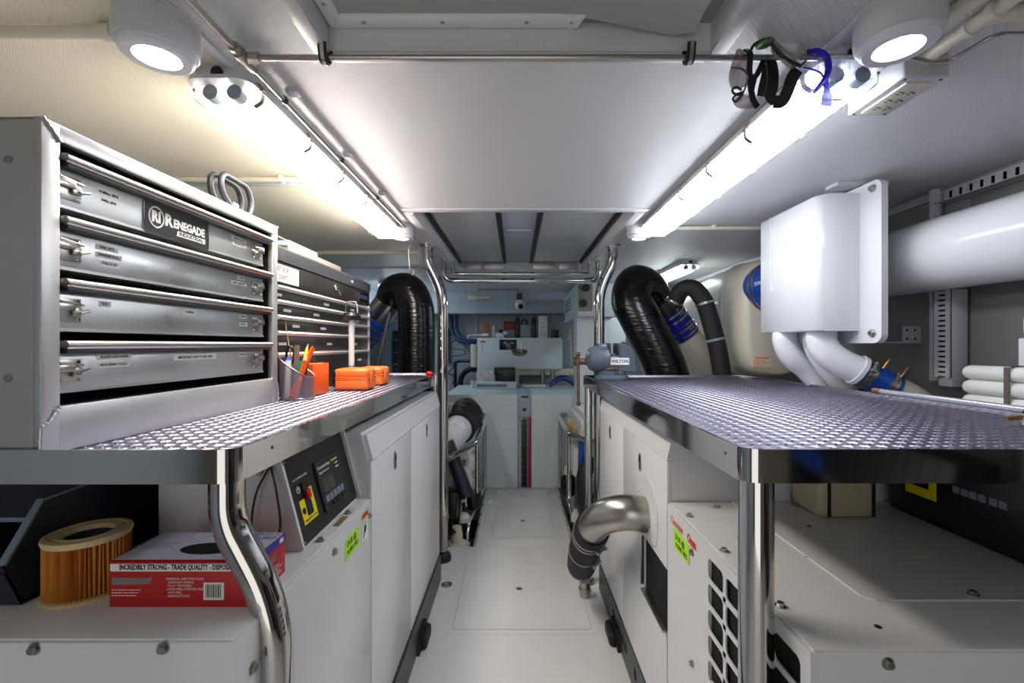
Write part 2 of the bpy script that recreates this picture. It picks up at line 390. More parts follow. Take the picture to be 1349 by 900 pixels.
# ================================================================== LAMPS
TUBEM = {}
def batten(name_label, x0, x1, y0, y1, hl, colS, near_clear=True, zc=HC, clips=True):
    """ceiling fluorescent fitting: tray, clear cover, glowing tubes, clips"""
    t = thing('fluorescent_light', name_label, 'ceiling light', ((x0+x1)/2, (y0+y1)/2, hl))
    col, s = colS
    if col not in TUBEM:
        TUBEM[col] = (emis('glowing_cover_%d' % len(TUBEM), col, s), emis('glowing_tube_%d' % len(TUBEM), col, s*0.6))
    b = MB()
    w = x1-x0; b.prism(rr(x0+0.008, y0+0.01, x1-0.008, y1-0.01, 0.025), Matrix.Translation((0, 0, hl+0.040)), zc-hl-0.040)
    b.prism(rr(x0-0.002, y0, x1+0.002, y1, 0.03), Matrix.Translation((0, 0, hl+0.034)), 0.008)
    b.build('tray', TRIM, t)
    yc = y0+0.085 if near_clear else y0+0.012
    b = MB(); q = []
    prof = [(x0+0.004, 0.034), (x0+0.012, 0.008), (x0+0.030, -0.006), (x1-0.030, -0.006), (x1-0.012, 0.008), (x1-0.004, 0.034)]
    ys = [(yc, 1.0), (y1-0.03, 1.0), (y1-0.006, 0.35)]
    for y, k in ys: q.append([b.bm.verts.new((x, y, hl+0.034+(z-0.034)*k)) for x, z in prof])
    for a, c in zip(q, q[1:]):
        for i in range(len(prof)): b.bm.faces.new((a[i], a[(i+1) % len(prof)], c[(i+1) % len(prof)], c[i]))
    b.bm.faces.new(q[0]); b.bm.faces.new(q[-1][::-1])
    b.build('glowing_cover', TUBEM[col][0], t)
    if near_clear:
        b = MB(); q = []
        ys = [(y0+0.004, 0.25), (y0+0.03, 0.9), (yc, 1.0)]
        for y, k in ys: q.append([b.bm.verts.new((x, y, hl+0.034+(z-0.034)*k)) for x, z in prof])
        for a, c in zip(q, q[1:]):
            for i in range(len(prof)-1): b.bm.faces.new((a[i], a[i+1], c[i+1], c[i]))
        b.bm.faces.new(q[0]); b.build('clear_end_cover', CLEARTHIN, t)
        for x in (x0+w*0.32, x0+w*0.70):
            b = MB(); b.tube([(x, y0+0.028, hl+0.018), (x, yc, hl+0.018)], 0.013, 14)
            tb = b.build('tube', TUBEM[col][1], t)
            b = MB(); b.tube([(x, y0+0.022, hl+0.018), (x, y0+0.045, hl+0.018)], 0.0155, 14); b.build('lamp_holder', GREYP, tb)
    if clips:
        side = x1 if (x0+x1) < 0 else x0; sg = 1 if side == x1 else -1
        n = 6 if y1-y0 > 1.1 else 4
        for i in range(n):
            y = y0+0.05+(y1-y0-0.12)*i/(n-1)
            for sx, ss in ((x0, -1), (x1, 1)):
                b = MB(); b.ribbon(fillet([(sx-ss*0.012, y, hl+0.0), (sx+ss*0.006, y, hl+0.012), (sx+ss*0.006, y, hl+0.045), (sx-ss*0.006, y, hl+0.05)], 0.008, 3), 0.012, 0.0015, (0, 1, 0))
                b.tube([(sx+ss*0.006, y-0.007, hl+0.034), (sx+ss*0.006, y+0.007, hl+0.034)], 0.004, 8)
                b.build('clip', STEEL, t)
    b = MB(); b.tube([((x0+x1)/2, y0+0.014, hl+0.05), ((x0+x1)/2, y0+0.006, hl+0.05)], 0.012, 16); b.build('cable_plug', BLACK, t)
    return t
def clear_thin():
    m = bpy.data.materials.new('thin_clear_cover'); m.use_nodes = True; nt = m.node_tree
    for n in list(nt.nodes): nt.nodes.remove(n)
    o = nt.nodes.new('ShaderNodeOutputMaterial'); mx = nt.nodes.new('ShaderNodeMixShader'); tr = nt.nodes.new('ShaderNodeBsdfTransparent'); gl = nt.nodes.new('ShaderNodeBsdfGlossy')
    gl.inputs['Roughness'].default_value = 0.05; tr.inputs[0].default_value = (0.93, 0.95, 0.97, 1)
    mx.inputs[0].default_value = 0.07
    nt.links.new(tr.outputs[0], mx.inputs[1]); nt.links.new(gl.outputs[0], mx.inputs[2]); nt.links.new(mx.outputs[0], o.inputs[0]); return m
CLEARTHIN = clear_thin()
batten('long glowing fluorescent ceiling light on the left, above the drawer boxes', -0.675, -0.545, 0.92, 2.17, 1.735, TUBE_L)
batten('long glowing fluorescent ceiling light on the right, below the hanging safety glasses', 0.578, 0.712, 0.86, 2.13, 1.735, TUBE_R)
batten('small far fluorescent ceiling light above the cream exhaust silencer', 1.11, 1.24, 3.06, 4.15, 1.735, TUBE_A)
batten('added far left fluorescent light brightening the aft end, almost hidden by the upright black hose', -1.22, -1.09, 4.0, 4.92, 1.735, TUBE_A)  # extra fitting, added behind the hose to brighten the aft compartment
SPOTM = emis('glowing_spot', *SPOT)
def downlight(x, y, label, k=1.0):
    t = thing('downlight', label, 'ceiling light', (x, y, 1.735), group=None)
    M = Matrix.Translation((x, y, 0))
    b = MB(); b.lathe([(0.0, HC), (0.063*k, HC), (0.0635*k, 1.757), (0.062*k, 1.748), (0.058*k, 1.745), (0.0, 1.745)], M, 40); b.build('housing', TRIM, t)
    b = MB(); b.lathe([(0.056*k, 1.746), (0.055*k, 1.736), (0.050*k, 1.732), (0.036*k, 1.733), (0.034*k, 1.738), (0.0, 1.738)], M, 40); b.build('bezel', mat('frosted_white', (222, 222, 232), 0.3), t)
    b = MB(); b.lathe([(0.0336*k, 1.7385), (0.031*k, 1.735), (0.0, 1.734)], M, 40); b.build('lens', SPOTM, t)
    return t
downlight(-0.63, 0.80, 'round white downlight at near left, over the silver drawer box')
downlight(0.65, 0.775, 'round white downlight at near right, beside the ceiling power sockets')
downlight(-0.545, 2.17, 'small round downlight past the far end of the left fluorescent light', 0.9)
downlight(0.585, 2.17, 'small round downlight past the far end of the right fluorescent light', 0.9)

# ================================================================== CEILING PIPES
b = MB(); b.tube([(-0.51, 0.87, 1.778), (0.72, 0.87, 1.778)], 0.0058, 12)
t = thing('ceiling_pipe', 'thin steel pipe running across under the ceiling, safety glasses hang on it', 'pipe', (0.1, 0.87, 1.77)); b.build('pipe', STEEL, t)
for x in (-0.365, 0.33):
    b = MB(); b.ribbon(fillet([(x, 0.855, 1.799), (x, 0.861, 1.768), (x, 0.879, 1.768), (x, 0.885, 1.799)], 0.01, 5), 0.016, 0.003, (1, 0, 0)); c = b.build('pipe_clamp', RUBBER, t)
    b = MB(); b.ribbon(fillet([(x, 0.852, 1.799), (x, 0.860, 1.766), (x, 0.880, 1.766), (x, 0.888, 1.799)], 0.01, 5), 0.007, 0.0026, (1, 0, 0)); b.tube([(x, 0.895, 1.80), (x, 0.895, 1.794)], 0.008, 12); b.build('clamp_band', STEEL, c)
t = thing('fuel_line', 'thin stainless line running aft under the left ceiling edge, with a tee fitting', 'pipe', (-0.52, 1.5, 1.77))
b = MB(); b.tube([(-0.52, Y0, 1.778), (-0.52, 0.85, 1.778), (-0.52, 2.35, 1.778)], 0.0058, 12); b.build('pipe', STEEL, t)
b = MB(); b.tube([(-0.52, 0.835, 1.778), (-0.52, 0.905, 1.778)], 0.0105, 6); b.tube([(-0.52, 0.87, 1.778), (-0.49, 0.87, 1.778)], 0.0105, 6); b.tube([(-0.52, 0.85, 1.778), (-0.52, 0.89, 1.778)], 0.0125, 12); b.build('tee_fitting', BRASS if False else STEEL, t)
for y in (1.02, 1.35, 1.7):
    b = MB(); b.tube([(-0.52, y-0.005, 1.778), (-0.52, y+0.005, 1.778)], 0.0085, 12); c = b.build('pipe_clamp', RUBBER, t); b = MB(); b.box((-0.512, y-0.012, 1.790), (-0.485, y+0.012, 1.80), 0.001); b.build('clamp_foot', TRIM, c)
t = thing('ceiling_conduit', 'white conduit crossing the left ceiling to the near left downlight', 'conduit', (-1.1, 0.82, 1.78))
b = MB(); b.tube([(XL, 0.81, 1.785), (-0.68, 0.81, 1.785)], 0.011, 14); b.build('pipe', IVORY, t)
b = MB(); b.tube([(-0.735, 0.81, 1.785), (-0.715, 0.81, 1.785)], 0.0145, 14); b.build('coupling', IVORY, t)
t = thing('ceiling_conduit', 'thin white conduit crossing the left ceiling behind the black suction handle', 'conduit', (-1.1, 1.54, 1.78))
b = MB(); b.tube([(XL, 1.54, 1.788), (-0.66, 1.54, 1.788)], 0.009, 12); b.build('pipe', IVORY, t)
b = MB(); b.box((-0.80, 1.525, 1.779), (-0.785, 1.555, 1.80), 0.002); b.build('saddle', IVORY, t)
t = thing('ceiling_conduit', 'white conduit crossing the right ceiling beyond the big white vent box', 'conduit', (1.1, 2.19, 1.78))
b = MB(); b.tube([(0.62, 2.17, 1.785), (XR, 2.17, 1.785)], 0.010, 12); b.build('pipe', IVORY, t)
b = MB(); b.box((0.93, 2.155, 1.775), (0.95, 2.185, 1.80), 0.002); b.build('saddle', IVORY, t)
b = MB(); b.tube([(XL, 2.75, 1.785), (-0.60, 2.75, 1.785)], 0.012, 12); single('ceiling_conduit', b, IVORY, 'faint conduit high behind the black exhaust hose on the left ceiling', 'conduit')
# right: twin conduits, branch, cable, socket box
t = thing('ceiling_conduit', 'white conduit running from the ceiling socket box toward the viewer, with couplings and a branch', 'conduit', (0.79, 0.7, 1.78))
b = MB(); b.tube([(0.795, 0.90, 1.785), (0.795, 0.1, 1.785)], 0.0125, 16); b.build('pipe', IVORY, t)
for y in (0.80, 0.755):
    b = MB(); b.tube([(0.795, y-0.006, 1.785), (0.795, y+0.006, 1.785)], 0.0155, 16); b.build('coupling', IVORY, t)
b = MB(); b.tube(spline([(0.795, 0.775, 1.785), (0.83, 0.76, 1.783), (0.90, 0.765, 1.783), (0.98, 0.74, 1.783), (1.2, 0.70, 1.785)]), 0.0125, 14); b.build('branch', IVORY, t)
b = MB(); b.tube(fillet([(0.725, 0.82, 1.79), (0.735, 0.74, 1.785), (0.74, 0.1, 1.785)], 0.03), 0.013, 14); single('ceiling_conduit', b, IVORY, 'white conduit tight against the near right downlight', 'conduit')
b = MB(); b.tube(spline([(0.70, 0.84, 1.77), (0.735, 0.84, 1.758), (0.80, 0.845, 1.757), (0.84, 0.80, 1.772), (0.90, 0.80, 1.778), (0.97, 0.77, 1.785), (1.06, 0.74, 1.79)]), 0.0036, 10); single('cable', b, STEEL, 'thin bent grey cable wandering past the ceiling socket box', 'cable')
t = thing('power_socket_box', 'white surface box with two double power sockets on the right ceiling', 'socket', (0.80, 0.965, 1.75))
b = MB(); b.box((0.757, 0.888, 1.752), (0.845, 1.042, 1.80), 0.004, 3); b.build('box', TRIM, t)
b = MB(); b.box((0.775, 0.905, 1.7485), (0.827, 1.025, 1.754), 0.0015); p = b.build('face_plate', IVORY, t)
b = MB()
for y in (0.935, 0.965, 0.995):
    for x in (0.790, 0.812):
        b.cbox((x, y, 1.7483), (0.0075, 0.002, 0.001)); b.cbox((x, y+0.009, 1.7483), (0.0075, 0.002, 0.001)); b.tube([(x+0.008, y+0.004, 1.7490), (x+0.008, y+0.004, 1.7478)], 0.0026, 8)
b.build('socket_slots', BLACK, p)
for x, y in ((0.766, 0.897), (0.766, 1.033), (0.836, 0.897), (0.836, 1.033)): b = MB(); screws(b, [(x, y, 1.752)], 0.003); b.build('screw', DARK, t)

# ================================================================== THE TWO BENCHES
ZL, ZS, ZB = 1.07, 1.058, 1.018
def diamond(b, x0, x1, y0, y1, z, pitch=0.0285):
    ny = int((y1-y0)/pitch*2); s = pitch/2
    i = 0
    for r in range(ny):
        y = y0+0.014+r*s
        if y > y1-0.012: break
        x = x0+0.014+(s if r % 2 else 0); c = 0
        while x < x1-0.012:
            a = math.radians(48 if r % 2 else -48)
            L, W, H = 0.0115, 0.0032, 0.0018; ca, sa = math.cos(a), math.sin(a)
            vs = [(-L, 0, 0), (-L*0.45, -W, 0), (L*0.45, -W, 0), (L, 0, 0), (L*0.45, W, 0), (-L*0.45, W, 0), (-L*0.45, 0, H), (L*0.45, 0, H)]
            b.raw([(x+u*ca-v*sa, y+u*sa+v*ca, z+h) for u, v, h in vs], [(0, 1, 6), (1, 2, 7, 6), (2, 3, 7), (3, 4, 7), (4, 5, 6, 7), (5, 0, 6)])
            x += pitch
def bench(label, x0, x1, y0, y1):
    t = thing('workbench', label, 'workbench', ((x0+x1)/2, (y0+y1)/2, 0))
    o = rr(x0, y0, x1, y1, 0.03, 6); i = rr(x0+0.004, y0+0.004, x1-0.004, y1-0.004, 0.026, 6)
    b = MB(); b.loopwall(o, i, ZB, ZL); b.loopwall(rr(x0+0.001, y0+0.001, x1-0.001, y1-0.001, 0.029, 6), rr(x0+0.025, y0+0.025, x1-0.025, y1-0.025, 0.02, 6), ZB, ZB+0.004); b.build('rim', CHROME, t)
    b = MB(); b.prism(rr(x0+0.0042, y0+0.0042, x1-0.0042, y1-0.0042, 0.026, 6), Matrix.Translation((0, 0, ZS-0.005)), 0.005); diamond(b, x0, x1, y0, y1, ZS)
    b.build('checker_plate_top', PLATE, t, flat=True)
    return t
LB = bench('long steel bench on the left with checker plate top, carrying the drawer boxes', -1.22, -0.427, 0.69, 2.55)
RB = bench('wide steel bench on the right with bare raised checker plate top', 0.347, 1.19, 0.695, 2.38)
def leg(t, pts, r=0.0265, foot=True):
    b = MB(); b.tube(fillet(pts, 0.09, 8), r, 24); l = b.build('leg', CHROME, t)
    if foot:
        b = MB(); p = Vector(pts[-1]); b.lathe([(0.0, p.z+0.02), (r*1.5, p.z+0.02), (r*1.7, p.z), (0, p.z)], Matrix.Translation((p.x, p.y, 0)), 24); b.build('foot', STEEL, l)
leg(LB, [(-0.466, 0.735, ZB), (-0.466, 0.735, 0.945), (-0.388, 0.735, 0.80), (-0.388, 0.735, 0)])
leg(RB, [(0.388, 0.737, ZB), (0.388, 0.737, 0)])
leg(RB, [(0.373, 2.352, ZB), (0.373, 2.352, 0)], 0.019)
leg(LB, [(-0.455, 2.52, ZB), (-0.455, 2.52, 0)], 0.019)
b = MB(); b.tube([(0.356, 2.1, 1.0), (0.356, 2.1, 1.02)], 0.001, 6)
b.bm.free()
for x, y, z, r in ((-0.4265, 0.80, 1.053, 0.004), (0.3465, 0.76, 1.055, 0.003)): pass
b = MB(); b.tube([(-0.4285, 0.797, 1.050), (-0.4265, 0.797, 1.050)], 0.0035, 10); b.build('rim_hole', BLACK, LB)
b = MB(); b.tube([(0.3485, 0.755, 1.050), (0.3464, 0.755, 1.050)], 0.0022, 10); b.build('rim_hole', BLACK, RB)

# ================================================================== GENERATORS (white sound shields under the benches)
def bolt(b, p, d, r=0.006):
    p = Vector(p); d = Vector(d).normalized()
    b.tube([p, p+d*0.0015], r*1.5, 14); b.tube([p+d*0.0015, p+d*0.007], r, 6)
def latch_part(parent, c, n):
    """oval flush latch standing on a door face"""
    b = MB(); M = F(c, (0, 1 if n > 0 else -1, 0), ZUP)
    pts = [(0.015*math.cos(a*PI/12), 0.030*math.sin(a*PI/12)) for a in range(24)]
    b.prism(pts, M, 0.003); h = b.build('latch', STEEL, parent)
    b = MB(); b.prism([(0.010*math.cos(a*PI/12), 0.024*math.sin(a*PI/12)) for a in range(24)], M, 0.0035); b.build('recess', VOID, h)
    b = MB(); b.prism(rr(-0.006, -0.018, 0.006, 0.004, 0.004), M, 0.0055); b.build('handle', STEEL, h)
# ---- left
GX, GZ = -0.400, 0.807
GL = thing('generator', 'white generator sound shield under the left bench, with black control panel and grey base rail', 'generator', (-0.9, 1.5, 0))
b = MB(); b.prism([(-1.42, 0.13), (GX-0.012, 0.13), (GX-0.012, 0.909), (GX-0.030, 0.985), (-1.42, 0.985)], F((0, 2.385, 0), (1, 0, 0), ZUP), 1.125); b.build('cabinet', WHITE, GL)
for y0, y1 in ((1.262, 1.73), (1.738, 2.378)):
    b = MB(); b.box((GX-0.012, y0, 0.137), (GX, y1, 0.905), 0.003); d = b.build('door', WHITE, GL)
    latch_part(d, (GX, 1.50 if y0 < 1.5 else 2.03, 0.848), 1)
b = MB(); b.prism([(GX-0.012, 0.910), (GX+0.002, 0.910), (GX-0.016, 0.978), (GX-0.030, 0.978)], F((0, 2.385, 0), (1, 0, 0), ZUP), 1.12); b.build('cover_strip', WHITE, GL)
b = MB(); b.box((-1.42, 0.65, 0.0), (GX, 1.257, GZ-0.003), 0.004); b.build('low_housing', WHITE, GL)
b = MB(); b.box((-1.42, 0.655, GZ-0.0035), (GX-0.008, 1.25, GZ), 0.001); b.box((-1.42, 0.655, GZ-0.001), (-0.85, 0.80, GZ+0.003), 0.001); b.build('lid', GEL, GL)
b = MB(); b.prism([(0.65, 0.0), (2.38, 0.0), (2.38, 0.13), (0.65, 0.13)], F((GX+0.001, 0, 0), (0, 1, 0), ZUP), 0.006); b.box((GX-0.25, 1.26, 0.0), (GX+0.001, 2.38, 0.13)); b.build('base_rail', DARK, GL)
for y in (1.88,):
    b = MB(); b.prism([(y-0.085, 0.0), (y+0.085, 0), (y+0.05, 0.07), (y-0.05, 0.07)], F((GX+0.007, 0, 0), (0, 1, 0), ZUP), 0.012); b.box((GX+0.007, y-0.055, 0), (GX+0.042, y+0.055, 0.055), 0.014, 3); b.build('rubber_mount', RUBBER, GL)
for p, d in (((-0.687, 0.65, 0.796), (0, -1, 0)), ((-0.503, 0.65, 0.797), (0, -1, 0)), ((GX, 0.69, 0.74), (1, 0, 0)), ((GX, 0.999, 0.775), (1, 0, 0)), ((GX, 1.235, 0.765), (1, 0, 0)), ((GX-0.022, 0.98, GZ), ZUP), ((GX-0.022, 1.14, GZ), ZUP), ((-0.523, 0.93, 0.97), (0, -1, 0))):
    b = MB(); bolt(b, p, d); b.build('bolt', STEEL, GL)
# control box
b = MB(); b.prism([(-0.488, 0.993), (-0.439, GZ), (-0.73, GZ), (-0.73, 1.005), (-0.495, 1.005)], F((0, 1.262, 0), (1, 0, 0), ZUP), 0.332); b.build('control_box', WHITE, GL)
CM = F((-0.439, 0.93, GZ), (0, 1, 0), (-0.049, 0, 0.186))
b = MB(); b.prism(rr(0.008, 0.004, 0.322, 0.190, 0.003), CM, 0.003); cp = b.build('control_panel', BLACK, GL, label='black control panel')
M = off(CM, 0, 0, 0.003)
b = MB(); b.prism([(0, 0.002), (0.008, 0.002), (0.008, 0.19), (0, 0.19)], off(CM, 0, 0, 0), 0.006); b.build('panel_edge', WHITE, GL); b = MB(); b.prism([(0.322, 0.002), (0.332, 0.002), (0.332, 0.19), (0.322, 0.19)], off(CM, 0, 0, 0), 0.012); b.build('panel_edge', WHITE, GL)
b = MB(); b.prism(rr(0.128, 0.030, 0.268, 0.150, 0.010), M, 0.004); b.build('display_module', mat('slate_plastic', (28, 30, 36), 0.3), cp)
b = MB(); b.prism([(0.142, 0.072), (0.205, 0.072), (0.205, 0.108), (0.142, 0.108)], off(M, 0, 0, 0.004), 0.0006); b.build('display', mat('lcd_glass', (74, 68, 66), 0.15), cp)
b = MB()
for i in range(5): b.prism(rr(0.142+i*0.022, 0.050, 0.160+i*0.022, 0.066, 0.003), off(M, 0, 0, 0.004), 0.001)
b.build('button', GREYP, cp)
b = MB()
for x0, x1 in ((0.17, 0.188), (0.196, 0.222), (0.228, 0.25)): b.prism(rr(x0, 0.034, x1, 0.046, 0.003), off(M, 0, 0, 0.004), 0.002)
b.build('button', RUBBER, cp)
text('CumminsOnan', 0.0115, off(M, 0.170, 0.133, 0.0045), PAPER, cp, bold=0.01)
text('Digital Generator', 0.008, off(M, 0.168, 0.121, 0.0045), PAPER, cp)
b = MB(); b.prism([(0.215, 0.132), (0.230, 0.132), (0.230, 0.136), (0.215, 0.136)], off(M, 0, 0, 0.004), 0.0006); b.build('indicator', YEL, cp)
b = MB()
for i in range(3): b.prism([(0.232, 0.132-i*0.01), (0.250, 0.132-i*0.01), (0.250, 0.135-i*0.01), (0.232, 0.135-i*0.01)], off(M, 0, 0, 0.004), 0.0004)
b.build('indicator_print', PAPER, cp)
b = MB(); b.prism([(0.033, 0.040), (0.098, 0.040), (0.098, 0.108), (0.079, 0.108), (0.079, 0.052), (0.056, 0.052), (0.056, 0.092), (0.033, 0.092)], M, 0.0006); y = b.build('warning_label', YEL, cp, label='yellow label')
text('EMERGENCY STOP', 0.0068, off(M, 0.066, 0.046, 0.0008), INK, cp)
b = MB(); b.tube([CM @ Vector((0.044, 0.068, 0.0037)), CM @ Vector((0.044, 0.068, 0.0041))], 0.007, 16); b.build('label_symbol', INK, cp)
b = MB(); b.prism(rr(0.056, 0.054, 0.079, 0.125, 0.002), M, 0.003); b.build('switch', BLACK, cp)
b = MB(); b.prism(rr(0.060, 0.088, 0.075, 0.108, 0.003), off(M, 0, 0, 0.003), 0.006); b.build('rocker', REDP, cp)
text('DC CONTROL POWER', 0.0062, off(M, 0.062, 0.138, 0.0003), PAPER, cp)
b = MB(); b.tube([M @ Vector((0.042+0.0065*math.cos(a), 0.115+0.0065*math.sin(a), 0.0005)) for a in [math.radians(115+i*31) for i in range(11)]], 0.0009, 6); b.tube([M @ Vector((0.042, 0.114, 0.0005)), M @ Vector((0.042, 0.124, 0.0005))], 0.0009, 6); b.build('power_symbol', PAPER, cp)
for x, z in ((0.015, 0.183), (0.315, 0.183), (0.015, 0.011), (0.315, 0.011)): b = MB(); b.tube([M @ Vector((x, z, 0)), M @ Vector((x, z, 0.002))], 0.003, 8); b.build('panel_screw', STEEL, cp)
# labels on the left side face (facing +X)
def side_label(parent, x, n, y0, y1, z0, z1, m, label=None):
    M = F((x, y0 if n > 0 else y1, z0), (0, n, 0), ZUP); W, H = abs(y1-y0), z1-z0
    b = MB(); b.prism([(0, 0), (W, 0), (W, H), (0, H)], M, 0.0005)
    return b.build('label', m, parent, label=label), off(M, 0, 0, 0.0006), W, H
l, M, W, H = side_label(GL, GX+0.0005, 1, 1.063, 1.157, 0.722, 0.772, LIME, 'bright green sticker')
text('DUE @', 0.019, off(M, W*0.45, H*0.68), INK, l, bold=0.02); text('10,000 HRS', 0.016, off(M, W*0.5, H*0.28), INK, l, bold=0.02)
l, M, W, H = side_label(GL, GX+0.0005, 1, 1.178, 1.226, 0.702, 0.790, PAPER, 'white warning sticker with orange header')
b = MB(); b.prism([(0, H*0.80), (W, H*0.80), (W, H), (0, H)], M, 0.0004); b.build('header', mat('orange_print', (240, 130, 30), 0.5), l)
text('WARNING', 0.009, off(M, W/2, H*0.9, 0.0005), INK, l, bold=0.02); lines(M, 0.004, W-0.004, H*0.74, 3, 0.006, 0.0016, INK, l); lines(M, 0.004, W-0.004, H*0.12, 2, 0.005, 0.0014, INK, l)
b = MB(); b.prism([(0.018, 0.030), (0.030, 0.034), (0.034, 0.046), (0.027, 0.054), (0.019, 0.046)], M, 0.0004); b.tube([M @ Vector((0.012, 0.02, 0.0005)), M @ Vector((0.02, 0.05, 0.0005))], 0.0008, 6); b.build('pictogram', INK, l)
b = MB(); b.box((GX-0.028, 1.06, GZ), (GX-0.012, 1.12, GZ+0.0006)); b.build('label', mat('faded_brown_label', (150, 120, 84), 0.6), GL, label='faded brown sticker')
b = MB(); b.tube(spline([(-0.497, 0.925, 0.99), (-0.52, 0.91, 0.93), (-0.525, 0.905, 0.86), (-0.50, 0.90, 0.83), (-0.47, 0.905, 0.86), (-0.478, 0.91, 0.93), (-0.50, 0.925, 0.99)]), 0.0022, 8); b.build('wire_loop', RUBBER, GL)

# ---- right
QX, QZ = 0.420, 0.793
GR = thing('generator', 'white generator sound shield under the right bench, with black louvre holes and steel exhaust elbow', 'generator', (0.95, 1.5, 0))
b = MB(); b.prism([(1.50, 0.13), (QX+0.012, 0.13), (QX+0.012, 0.909), (QX+0.030, 0.985), (1.50, 0.985)], F((0, 2.285, 0), (1, 0, 0), ZUP), 1.018); b.build('cabinet', WHITE, GR)
b = MB(); b.box((QX, 1.793, 0.137), (QX+0.012, 2.28, 0.903), 0.003); d = b.build('door', WHITE, GR); latch_part(d, (QX, 2.03, 0.839), -1)
# near door with a rectangular gap low at its near edge
b = MB(); b.box((QX, 1.27, 0.60), (QX+0.012, 1.785, 0.903), 0.003); b.box((QX, 1.50, 0.137), (QX+0.012, 1.785, 0.60)); b.box((QX, 1.27, 0.137), (QX+0.012, 1.50, 0.43)); d = b.build('door', WHITE, GR); latch_part(d, (QX, 1.54, 0.832), -1)
b = MB(); b.box((QX+0.008, 1.28, 0.43), (QX+0.02, 1.50, 0.60)); b.build('opening', VOID, GR)
b = MB(); b.box((QX-0.012, 1.27, 0.425), (QX+0.010, 1.50, 0.431), 0.001); b.box((QX-0.012, 1.5, 0.44), (QX+0.002, 1.504, 0.6), 0.001); b.build('opening_flange', STEEL, GR)
b = MB(); b.prism([(QX+0.012, 0.908), (QX-0.002, 0.908), (QX+0.014, 0.976), (QX+0.028, 0.976)], F((0, 2.285, 0), (1, 0, 0), ZUP), 1.02); b.build('cover_strip', WHITE, GR)
# low housing with louvre holes: a side sheet made of strips round the holes
cols = [(0.673, 0.745), (0.757, 0.829), (0.841, 0.913), (0.925, 0.997)]
def rows(k): return [CZ-0.465-0.0555*i for i in range(5)]
b = MB(); b.box((QX+0.012, 0.65, 0.0), (1.50, 1.262, QZ-0.003), 0.003)
sheet = []
b.box((QX, 0.65, 0), (QX+0.012, 0.673, QZ-0.003)); b.box((QX, 0.997, 0), (QX+0.012, 1.262, QZ-0.003)); 
b.box((QX, 0.673, CZ-0.465), (QX+0.012, 0.997, QZ-0.003)); b.box((QX, 0.673, 0), (QX+0.012, 0.997, CZ-0.465-5*0.0555))
for (a0, a1), (c0, c1) in zip(cols, cols[1:]): b.box((QX, a1, CZ-0.465-5*0.0555), (QX+0.003, c0, CZ-0.465))
for i in range(1, 5):
    z = CZ-0.465-0.0555*i; b.box((QX, 0.673, z), (QX+0.003, 0.997, z+0.0105))
b.box((QX, 0.673, CZ-0.465-5*0.0555), (QX+0.012, 0.997, CZ-0.465-5*0.0555+0.0105))
HB = b
b = MB(); b.box((QX+0.008, 0.66, CZ-0.465-5*0.0555), (QX+0.0125, 1.0, CZ-0.463)); b.build('louvre_backing', VOID, GR)
# rounded corners of the holes
b = HB; k = 0.012
for c0, c1 in cols:
    for i in range(5):
        zt = CZ-0.465-0.0555*i; zb = zt-0.045
        for yy, sy in ((c0, 1), (c1, -1)):
            for zz, sz in ((zt, -1), (zb, 1)):
                if zz == zt and sy == 1 and False: continue
                arc = [(yy+sy*k-sy*k*math.cos(a*PI/8), zz+sz*k-sz*k*math.sin(a*PI/8)) for a in range(5)]
                b.prism([(yy, zz)]+arc, F((QX+0.0115, 0, 0), (0, 1, 0), ZUP) if False else Matrix(((0, 0, 1, QX+0.0002), (1, 0, 0, 0), (0, 1, 0, 0), (0, 0, 0, 1))), 0.0027)
b.build('low_housing', WHITE, GR)
b = MB(); b.box((QX+0.006, 0.653, QZ-0.004), (1.50, 1.262, QZ), 0.001); b.build('top_sheet', GEL, GR)
b = MB(); b.prism([(0.597, 0.79), (0.612, 0.775), (1.50, 0.775), (1.50, 1.262), (0.597, 1.262)], Matrix.Translation((0, 0, QZ)), 0.003); b.build('lid', GEL, GR)
b = MB(); b.prism([(2.30, 0.0), (0.65, 0.0), (0.65, 0.13), (2.30, 0.13)][::-1], F((QX+0.004, 0, 0), (0, 1, 0), ZUP), -0.006); b.box((QX+0.004, 1.262, 0.0), (QX+0.3, 2.29, 0.13)); b.build('base_rail', DARK, GR)
for y in (1.95, 1.79, 1.74, 1.60):
    b = MB(); z = 0.075 if y > 1.9 else 0.07
    b.tube([(QX-0.0022, y, z), (QX-0.0005, y, z)], 0.02 if y < 1.9 else 0.022, 18); b.build('lightening_hole', VOID, GR)
b = MB(); y = 1.90; b.prism([(y-0.085, 0.0), (y+0.085, 0), (y+0.05, 0.07), (y-0.05, 0.07)], F((QX-0.015, 0, 0), (0, 1, 0), ZUP), 0.012); b.box((QX-0.042, y-0.055, 0), (QX-0.005, y+0.055, 0.055), 0.014, 3); b.build('rubber_mount', RUBBER, GR)
for p, d in (((0.610, 0.79, QZ), ZUP), ((0.793, 0.79, QZ+0.003), ZUP), ((0.995, 0.79, QZ+0.003), ZUP), ((0.441, 0.76, QZ), ZUP), ((0.440, 0.963, QZ), ZUP), ((0.441, 1.16, QZ), ZUP), ((0.54, 1.225, QZ), ZUP), ((0.75, 1.225, QZ+0.003), ZUP), ((0.53, 0.65, 0.775), (0, -1, 0)), ((0.78, 0.65, 0.775), (0, -1, 0)), ((QX, 1.085, 0.735), (-1, 0, 0)), ((QX, 1.085, 0.47), (-1, 0, 0))):
    if p != (0.610, 0.79, QZ): b = MB(); bolt(b, p, d); b.build('bolt', STEEL, GR)
b = MB()
for x, y in ((0.70, 1.088), (0.56, 0.705), (0.60, 0.937), (0.505, 1.03)): b.tube([(x, y, QZ-0.001), (x, y, QZ+0.0038 if x > 0.65 else QZ+0.0008)], 0.005, 12)
